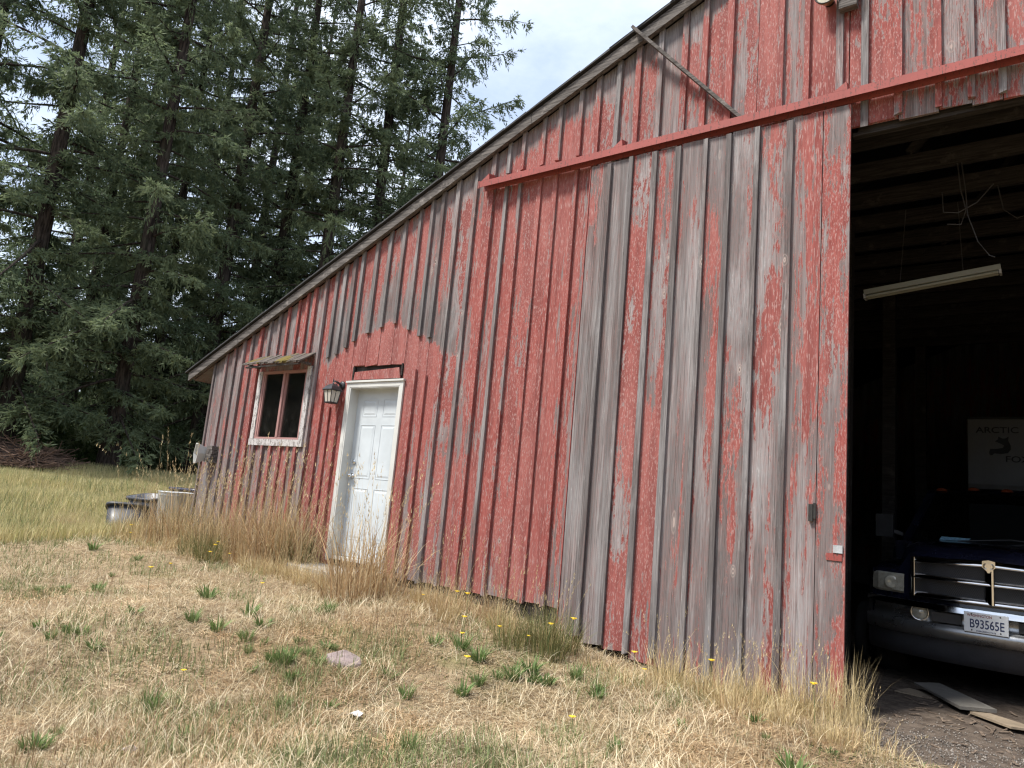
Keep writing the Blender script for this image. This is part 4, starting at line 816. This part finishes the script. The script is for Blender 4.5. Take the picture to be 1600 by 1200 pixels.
def clump(kind, x, y, s=1.):
    o = link('grass_tuft', rnd.choice(CL[kind]), M_BLADE); o.location = (x, y, G(x, y)); o.rotation_euler = (0, 0, rnd.uniform(0, 6.28)); o.scale = (s*rnd.uniform(.9, 1.1), s*rnd.uniform(.9, 1.1), s)
    zn = ('beyond the left barn corner' if x < -10 else 'below the window' if x < -8.2 else 'left of the white door' if x < -6.95 else 'in front of the white door' if x < -5.9 else 'right of the white door' if x < -4.9
          else 'where the red siding meets the sliding door' if x < -3.0 else 'before the sliding door' if x < -1.5 else 'at the open doorway')
    return tag(o, LB[kind]+', '+zn, 'grass tuft', kind+' grass tufts '+zn)
for x in np.arange(-12.3, -7.0, .23):
    if -11.5 < x < -10.35: continue
    clump('brown' if rnd.random() < .6 else rnd.choice(['olive', 'gold']), x+rnd.uniform(-.1, .1), -.35+rnd.uniform(-.22, .2)-(.25 if x < -9.8 else 0), (rnd.uniform(1.2, 1.75) if x > -10.1 else rnd.uniform(.35, .5)))
    if x > -10.2 and rnd.random() < .5: clump('stem', x, -.4+rnd.uniform(-.2, .2), rnd.uniform(1.1, 1.6))
    if rnd.random() < .8: clump('low', x+rnd.uniform(-.1, .1), -.75+rnd.uniform(-.2, .15), rnd.uniform(.8, 1.2))
for x, y, s in ((-7.45, -.38, 1.6), (-7.15, -.30, 1.75), (-7.6, -.2, 1.6), (-7.25, -.45, 1.5), (-10.1, -.2, 1.25), (-10.25, -.5, 1.), (-11.7, -.9, .5), (-12.8, -.3, .6), (-12.1, -.9, .5), (-10.45, -.1, 1.0)): clump('brown', x, y, s)
for x, y, s in ((-9.9, .9, 1.3), (-10.35, 1.3, 1.25), (-12.4, 1.3, 1.2), (-13., .7, 1.25), (-13.6, 1.2, 1.15), (-10.2, 2.2, 1.3), (-10.6, 2.7, 1.3), (-9.0, -.5, 1.1), (-8.4, -.5, 1.1), (-7.8, -.45, 1.2), (-9.5, -.6, 1.2), (-6.4, -.65, .95), (-6.1, -.6, 1.1), (-5.9, -.6, 1.1), (-5.4, -.5, 1.2), (-4.6, -.4, .9), (-3.9, -.45, .9)): clump('stem', x, y, s)
for x, y in ((-10.1, 2.6), (-10.25, 3.1), (-10.5, 2.2)): clump('brown', x, y, 1.5)
for x, y, s in ((-5.62, -.62, 1.5), (-5.48, -.80, 1.6), (-5.30, -.62, 1.45), (-5.4, -.95, .9), (-5.72, -.9, .7)): clump('brown', x, y, s)
for x in np.arange(-7.3, -5.9, .13): clump('low', x, -.66+rnd.uniform(-.12, .08), rnd.uniform(.8, 1.15))
for x in np.arange(-6.9, -5.7, .3): clump('gold', x, -.74+rnd.uniform(-.1, .1), rnd.uniform(.45, .6))
for x in np.arange(-5.1, -3.2, .22): clump('low', x+rnd.uniform(-.08, .08), -.42+rnd.uniform(-.25, .12), rnd.uniform(.8, 1.2))
for x in np.arange(-4.9, -3.5, .2): clump('gold' if rnd.random() < .7 else 'brown', x+rnd.uniform(-.06, .06), -.5+rnd.uniform(-.25, .1), rnd.uniform(.5, .75))
for x, y, s in ((-3.42, -.62, .95), (-3.25, -.75, .95), (-3.55, -.85, .85), (-3.3, -.45, .9), (-8.2, -.75, .9), (-7.95, -.85, .9), (-8.45, -.85, .8)): clump('olive', x, y, s)
for x in np.arange(-2.5, -1.2, .13): clump('gold', x+rnd.uniform(-.06, .06), -.32+rnd.uniform(-.2, .1), rnd.uniform(.55, .95))
for x in np.arange(-2.9, -.75, .17): clump('low', x+rnd.uniform(-.08, .08), -.62+rnd.uniform(-.3, .15), rnd.uniform(.6, 1.))
for x, y, s in ((-1.18, -.22, 1.), (-1.10, -.30, .85), (-1.25, -.35, .9)): clump('spike', x, y, s)
for x, y, s in ((-1.0, -.62, .6), (-1.15, -.8, .55), (-1.45, -.75, .6), (-1.8, -.7, .5)): clump('gold', x, y, s)
# green weeds: broad leaved rosettes and young grass, one object each
def weed_mesh(seed, n, h, wd, lean):
    global rg
    rg = np.random.default_rng(seed); a = rg.uniform(0, 6.28, n); x = .03*np.cos(a); y = .03*np.sin(a); az = a+rg.normal(0, .4, n)
    return tri_mesh('green_weed', *blades(x, y, np.full(n, -.01), h*rg.uniform(.5, 1., n), wd*rg.uniform(.7, 1.3, n), rg.uniform(.2, 1.1, n)*lean, az, pick(np.array([(.15, .235, .075), (.19, .27, .10), (.24, .30, .12), (.125, .195, .07)]), n), 3, .8))
WM = [weed_mesh(200, 44, .14, .013, 1.3), weed_mesh(201, 60, .12, .009, 1.1), weed_mesh(202, 36, .11, .016, 1.6), weed_mesh(203, 80, .15, .007, 1.)]
WP = [(-6.32, -1.83, 1.35), (-7.27, -2.39, 1), (-5.93, -2.69, 1), (-5.49, -2.45, 1), (-5.18, -2.42, 1.1), (-5.82, -3.2, .9), (-5.47, -3.17, 1.), (-4.54, -3.21, 1.2), (-9.32, -1.56, 1.2), (-4.88, -2.36, 1), (-3.73, -1.98, .9), (-3.46, -2.08, .9), (-3.24, -1.78, 1), (-3.9, -1.35, 1.),
      (-3.65, -2.56, .8), (-3.84, -2.77, .9), (-4.33, -3.91, .9), (-3.99, -3.29, 1), (-3.2, -3.17, .9), (-2.87, -2.65, .9), (-2.57, -1.15, .9), (-2.1, -1.73, .9), (-1.59, -.82, .9), (-3.72, -1.25, 1.2), (-3.5, -1.3, 1.2)]
for i in range(26):
    a = R(rnd.uniform(94, 157)); q = rnd.uniform(4.5, 9.5); x, y = q*math.cos(a), -5.78+q*math.sin(a)
    for k in range(rnd.randint(2, 8)):
        x2, y2 = x+rnd.gauss(0, .28), y+rnd.gauss(0, .22)
        if y2 < -.9 and x2 < -1: WP.append((x2, y2, rnd.uniform(.4, 1.2)))
for i, (x, y, s) in enumerate(WP):
    o = link('green_weed', WM[i % 4], M_BLADE); o.location = (x, y, G(x, y)); o.rotation_euler = (0, 0, rnd.uniform(0, 6.28)); s *= 1.05; o.scale = (s, s, s)
    tag(o, ['green broad leaved weed rosette in the dry lawn', 'tuft of fresh green grass in the dry lawn', 'flat green rosette weed pressed to the dry lawn', 'upright tuft of fine green grass in the dry lawn'][i % 4], 'weed', ['rosette weeds', 'green tufts', 'flat weeds', 'fine green tufts'][i % 4]+' in the lawn')
fm = MB().tube([(0, 0, -.01), (.012, .004, .09), (.006, .01, .17)], .0016, 4)
flower = fm.build('yellow_flower', M_SHRUB if False else plain('flower stem', (.10, .15, .05), .6), None)
hd = MB()
for k in range(11):
    a = 2*math.pi*k/11; hd.add([(.006+.003*math.cos(a), .01+.003*math.sin(a), .171), (.006+.017*math.cos(a-.22), .01+.017*math.sin(a-.22), .178), (.006+.019*math.cos(a), .01+.019*math.sin(a), .177), (.006+.017*math.cos(a+.22), .01+.017*math.sin(a+.22), .178)], [(0, 1, 2, 3)])
hd.lathe([(.009, .172), (.006, .178), (0, .179)], 8, (.006, .01, 0)); hdo = hd.build('flower_head', M_PETAL, flower)
YF = [(-3.25, -1.75), (-3.55, -1.45), (-3.75, -1.2), (-5.9, -1.55), (-6.9, -1.9), (-6.5, -2.3), (-7.6, -.85), (-7.9, -.8), (-7.75, -.95), (-3.2, -.8), (-3.05, -.75), (-3.35, -.9), (-2.6, -.55), (-2.4, -.75), (-2.0, -.5), (-4.6, -.8), (-4.3, -.65), (-4.0, -.9), (-9.8, -.9), (-9.4, -1.1), (-4.6, -3.0), (-2.3, -1.9), (-7.4, -1.2), (-3.45, -1.15), (-1.25, -.75)]
for i, (x, y) in enumerate(YF):
    o = flower if i == 0 else copy_tree(flower); s = rnd.uniform(.8, 1.5); o.location = (x, y, G(x, y)); o.scale = (s, s, s*rnd.uniform(.8, 1.5)); o.rotation_euler = (0, 0, rnd.uniform(0, 6.28))
    tag(o, 'small yellow dandelion-like flower on a thin stem in the dry grass', 'flower', 'yellow flowers in the grass')
# gravel by the doorway
global_rg = np.random.default_rng(5)
def gravel():
    q = global_rg; n = 6000; x = q.uniform(-1.0, 1.2, n); y = q.normal(-.15, .30, n)+.12*x; k = fbm(x, y, 3, 8) > .40+.2*q.uniform(-1, 1, n); x = x[k]; y = y[k]; n = len(x); s = q.uniform(.003, .009, n); z = gz(x, y)+(fbm(x, y, 1.3, 3)-.5)*.06
    base = np.array([(1, 0, 0), (-.5, .87, 0), (-.5, -.87, 0), (0, 0, .9), (0, 0, -.5)]); V = base[None]*s[:, None, None]*q.uniform(.6, 1.3, (n, 5, 1)); a = q.uniform(0, 6.28, n); ca, sa = np.cos(a)[:, None], np.sin(a)[:, None]
    V = np.stack([V[..., 0]*ca-V[..., 1]*sa+x[:, None], V[..., 0]*sa+V[..., 1]*ca+y[:, None], V[..., 2]+z[:, None]+.003], -1)
    T = np.array([(0, 1, 3), (1, 2, 3), (2, 0, 3), (1, 0, 4), (2, 1, 4), (0, 2, 4)]); T = (np.arange(n)*5)[:, None, None]+T[None]
    c = np.repeat(np.array([[.24, .215, .19]])*q.uniform(.4, 1.5, (n, 1)), 5, 0)
    tag(link('gravel', tri_mesh('gravel', V.reshape(-1, 3), T.reshape(-1, 3), c), M_BLADE), kind='stuff')
gravel()
def splinters():
    m = MB()
    for i in range(150):
        x = rnd.uniform(-1.0, .6); y = rnd.uniform(-.35, 1.3); z = G(x, y)+.006; a = rnd.uniform(0, 3.14); l = rnd.uniform(.02, .11); m.bar((x, y, z), (x+l*math.cos(a), y+l*math.sin(a), z+rnd.uniform(0, .012)), rnd.uniform(.006, .02), .004)
    m.build('wood_debris', mat_grey('splintered wood', (.07, .05, .038), (.24, .185, .14)))['kind'] = 'stuff'
splinters()

# ------------------------------------------------------------------ trees
def conifer(seed, Ht, rmax, z0, nb, trunk_r):
    q = np.random.default_rng(seed); bend = q.uniform(-.25, .25, 2)
    hs = np.linspace(0, Ht, 22); bx = bend[0]*np.sin(hs/Ht*3); by = bend[1]*np.sin(hs/Ht*2.3)
    rad = trunk_r*(1-hs/Ht)**.85+.015; rad[0] *= 1.45; rad[1] *= 1.08
    tk = MB().tube([(a, b, h-(.25 if i == 0 else 0)) for i, (a, b, h) in enumerate(zip(bx, by, hs))], list(rad), 12, False)
    V = []; T = []; K = []; nv = 0; lm = MB()
    for i in range(nb+105):
        t = ((i+q.uniform(0, 1))/nb) if i < nb else q.uniform(0, .62); h = z0+(Ht-z0-.3)*t**1.18; az = i*2.39996+q.normal(0, .5); prof = (1-t)**.62*(.75+.25*min(1, t*5))
        Lb = max(.4, rmax*prof*q.uniform(.55, 1.12)) if i < nb else q.uniform(.5, 1.7); el = R(-14+46*t)+q.normal(0, .12); drp = q.uniform(.16, .46)*(1-.6*t)
        ox, oy = np.interp(h, hs, bx), np.interp(h, hs, by)
        s = np.linspace(0, 1, 7); wob = np.cumsum(q.normal(0, .05, 7)); aa = az+wob*.6
        px = ox+Lb*s*np.cos(aa)*math.cos(el); py = oy+Lb*s*np.sin(aa)*math.cos(el); pz = h+Lb*(math.sin(el)*s-drp*s*s+.10*s**4)
        lm.tube(list(zip(px, py, pz)), list((.012+.010*Lb)*(1-s)**.8+.006), 4, False)
        # twigs left and right of the limb, each carrying needle sprays that hang a little
        nt = int(Lb*13); ts = q.uniform(.16 if i < nb else .0, 1, nt)**.85; cxp = np.interp(ts, s, px); cyp = np.interp(ts, s, py); czp = np.interp(ts, s, pz)
        side = np.where(q.uniform(0, 1, nt) < .5, -1, 1); ta = az+side*q.uniform(.5, 1.25, nt); tl = (.26+.52*Lb*(1-ts)*.6)*q.uniform(.6, 1.2, nt); te = q.normal(-.35, .28, nt); te = np.where(q.uniform(0, 1, nt) < .16, te-.8, te)
        ns = 15; u = np.linspace(.05, 1, ns)[None]*np.ones((nt, 1)); N = nt*ns
        dx = np.cos(ta)*np.cos(te); dy = np.sin(ta)*np.cos(te); dz = np.sin(te)
        bp = np.stack([cxp[:, None]+dx[:, None]*u*tl[:, None], cyp[:, None]+dy[:, None]*u*tl[:, None], czp[:, None]+dz[:, None]*u*tl[:, None]-.22*(u*tl[:, None])**2], -1).reshape(-1, 3)+q.normal(0, .018, (N, 3))
        sa = np.repeat(ta, ns)+q.choice([-1, 1], N)*q.uniform(.15, 1.1, N); se = np.repeat(te, ns)+q.normal(-.1, .45, N); sl_ = q.uniform(.10, .25, N)
        D = np.stack([np.cos(sa)*np.cos(se), np.sin(sa)*np.cos(se), np.sin(se)], -1); W_ = np.cross(D, q.normal(0, 1, (N, 3))); W_ /= np.linalg.norm(W_, axis=1)[:, None]; wd = q.uniform(.03, .065, N)[:, None]
        tip = bp+D*sl_[:, None]; mid = bp+D*sl_[:, None]*.4
        V.append(np.stack([bp, mid+W_*wd*.5, mid-W_*wd*.5, tip], 1).reshape(-1, 3)); I = nv+np.arange(N)*4
        T.append(np.stack([np.stack([I, I+1, I+2], -1), np.stack([I+1, I+3, I+2], -1)], 1).reshape(-1, 3)); nv += 4*N
        tint = np.clip(q.normal(.40, .12)+q.normal(0, .17, N)+.12*np.repeat(ts-.6, ns), 0, 1); K.append(np.repeat(tint[:, None]*np.ones((1, 3)), 4, 0))
    return tk, lm, tri_mesh('crown', np.concatenate(V), np.concatenate(T), np.concatenate(K))
TP = []
for sd_, Ht, rm, z0, nb, tr_ in ((1, 33, 4.9, 1.5, 100, .27), (2, 34, 5.2, 2.4, 98, .29), (3, 31, 4.3, 3.4, 84, .19), (4, 36, 5.0, 2.0, 102, .27)):
    tk, lm, cm = conifer(sd_, Ht, rm, z0, nb, tr_)
    o = thing('fir_tree', 'proto', 'tree'); t_o = tk.build('trunk', M_BARK, o, local=True); lm.build('limbs', M_BARK, t_o, local=True)['kind'] = 'stuff'; cr_ = link('crown', cm, M_NEEDLE, o); cr_['kind'] = 'stuff'
    TP.append(o)
used = set()
def tree(k, az, dist, sc, label, rz=None, group=None, zs=1.):
    o = TP[k] if k not in used else copy_tree(TP[k]); used.add(k); a = R(az); x, y = dist*math.cos(a), -5.78+dist*math.sin(a)
    o.location = (x, y, float(gz(x, y))-.1); o.rotation_euler = (0, 0, rnd.uniform(0, 6.28) if rz is None else rz); o.scale = (sc, sc, sc*zs); o['label'] = label
    if group: o['group'] = group
    elif 'group' in o: del o['group']
FR = 'firs along the near edge of the wood'
for k, az, ds, sc, lb in ((1, 161.9, 27.5, 1.0, 'thick trunked fir at the left edge behind the brush pile'), (0, 155.7, 27, .98, 'bushy fir with drooping boughs and a flared trunk left of the barn'), (3, 150.4, 30, 1.0, 'tall fir whose bare trunk stands just left of the barn roof end'),
      (2, 153.6, 32, 1.05, 'slender dark fir close behind the bushy fir'), (2, 158.6, 33, 1.1, 'slender fir between the thick trunked fir and the bushy fir'), (1, 146.6, 31, 1.0, 'fir rising above the low end of the barn roof'),
      (0, 143.2, 29.5, 1.08, 'dense fir rising above the middle of the roof slope'), (3, 139.3, 31, 1.1, 'tall fir second from the open sky'), (0, 135.3, 30, 1.12, 'rightmost fir standing against the open sky'), (1, 166.5, 29, 1.0, 'fir cut off by the left picture edge')):
    tree(k, az, ds, sc, lb, group=FR)
DEEP = ['right of the thick trunked fir', 'left of the bushy fir', 'right of the bushy fir', 'above the low eave of the barn', 'behind the firs above the roof slope', 'nearest of its row to the open sky']
for i, (k, az, ds, sc) in enumerate(((3, 160.2, 41, 1.05), (0, 157.2, 39, 1.05), (1, 152.2, 40, 1.), (3, 148.4, 38, 1.05), (2, 145.0, 42, 1.15), (2, 137.6, 44, 1.))):
    tree(k, az, ds, sc, 'dark second-row fir '+DEEP[i], group='firs deeper in the wood')
# shrubs of the forest edge
def bush_mesh(seed, n, rx, hz):
    q = np.random.default_rng(seed); nc = 60; ca = q.uniform(0, 6.28, nc); cq = rx*np.sqrt(q.uniform(0, 1, nc)); cc = np.stack([cq*np.cos(ca), cq*np.sin(ca), hz*q.uniform(.05, 1, nc)*(1-.5*(cq/rx)**2)], -1)
    p = cc[q.integers(0, nc, n)]+q.normal(0, .16, (n, 3)); p[:, 2] = np.abs(p[:, 2]); D = q.normal(0, 1, (n, 3)); D /= np.linalg.norm(D, axis=1)[:, None]; W_ = np.cross(D, q.normal(0, 1, (n, 3))); W_ /= np.linalg.norm(W_, axis=1)[:, None]
    l_ = q.uniform(.05, .11, n)[:, None]; V = np.stack([p, p+D*l_*.5+W_*l_*.28, p+D*l_*.5-W_*l_*.28, p+D*l_], 1).reshape(-1, 3); I = np.arange(n)*4
    T = np.stack([np.stack([I, I+1, I+2], -1), np.stack([I+1, I+3, I+2], -1)], 1).reshape(-1, 3); tint = np.clip(q.normal(.45, .2, n), 0, 1)
    return tri_mesh('shrub', V, T, np.repeat(tint[:, None]*np.ones((1, 3)), 4, 0))
BM = [bush_mesh(300, 9000, 1.3, 1.7), bush_mesh(301, 9000, 1.6, 1.3), bush_mesh(302, 8000, 1.1, 2.3)]
for i, (az, ds, s) in enumerate(((160.2, 29.5, 1.2), (158.9, 28.6, 1.1), (158.0, 30, 1.1), (156.9, 31, 1.0), (154.4, 34, 1.0), (152.6, 34, 1.1), (151.6, 32, .9), (163.4, 30, 1.2), (150.2, 35, 1.1), (160.8, 35, 1.4), (157.6, 36, 1.5), (153.4, 39, 1.5), (155.6, 40, 1.6), (159.6, 40, 1.7), (162.4, 40, 1.7), (149.5, 40, 1.6), (151, 43, 1.7), (164.8, 36, 1.5))):
    o = link('shrub', BM[i % 3], M_SHRUB if i % 3 else M_NEEDLE); a = R(az); x, y = ds*math.cos(a), -5.78+ds*math.sin(a); o.location = (x, y, float(gz(x, y))-.05); o.rotation_euler = (0, 0, rnd.uniform(0, 6)); o.scale = (s, s, s)
    tag(o, 'leafy green shrub growing in the shade under the firs', 'shrub', 'shrubs under the firs')
# far wood closing the view between trunks, plus unseen arc added to block sky
def farwood_and_sky_block():
    q = np.random.default_rng(77); n = 110000; az = np.radians(np.where(q.uniform(0, 1, n) < .45, q.uniform(128, 180, n), q.uniform(180, 345, n))); dd = q.uniform(60, 76, n); p = np.stack([dd*np.cos(az), -5.78+dd*np.sin(az), -.3+np.where(az > R(182), 14, 9)*q.uniform(0, 1, n)**1.3*(.55+.6*vnoise(np.degrees(az), az*0, .5, 3))], -1)
    D = q.normal(0, 1, (n, 3)); D[:, 2] -= .4; D /= np.linalg.norm(D, axis=1)[:, None]; W_ = np.cross(D, q.normal(0, 1, (n, 3))); W_ /= np.linalg.norm(W_, axis=1)[:, None]; l_ = np.where(az > R(182), 3., 1.)[:, None]*q.uniform(.5, 1.1, n)[:, None]
    V = np.stack([p, p+D*l_*.5+W_*l_*.3, p+D*l_*.5-W_*l_*.3, p+D*l_], 1).reshape(-1, 3); I = np.arange(n)*4; T = np.stack([np.stack([I, I+1, I+2], -1), np.stack([I+1, I+3, I+2], -1)], 1).reshape(-1, 3)
    tag(link('far_wood_and_sky_block', tri_mesh('far_wood_and_sky_block', V, T, np.repeat(np.clip(q.normal(.3, .15, n), 0, 1)[:, None]*np.ones((1, 3)), 4, 0)), M_NEEDLE), kind='stuff')
farwood_and_sky_block()
# brush pile
bp_ = thing('brush_pile', 'heap of dead brown brushwood at the left edge in front of the firs', 'brush pile', (-25.2, 2.9, float(gz(-25.2, 2.9))))
m = MB(); bz = float(gz(-25.2, 2.9))
for i in range(1500):
    a = rnd.uniform(0, 6.28); q = 1.7*math.sqrt(rnd.random()); x, y = -25.2+q*math.cos(a)*1.15, 2.9+q*math.sin(a); hz = .85*(1-(q/1.8)**2)*rnd.uniform(.2, 1)
    b = rnd.uniform(0, 6.28); l = rnd.uniform(.2, .7); e = rnd.gauss(0, .35); m.bar((x, y, bz+hz), (x+l*math.cos(b)*math.cos(e), y+l*math.sin(b)*math.cos(e), bz+max(.02, hz+l*math.sin(e))), .018, .018)
m.build('sticks', plain('dead brushwood', (.19, .12, .085), .9, 0., .45, 20), bp_)['kind'] = 'stuff'
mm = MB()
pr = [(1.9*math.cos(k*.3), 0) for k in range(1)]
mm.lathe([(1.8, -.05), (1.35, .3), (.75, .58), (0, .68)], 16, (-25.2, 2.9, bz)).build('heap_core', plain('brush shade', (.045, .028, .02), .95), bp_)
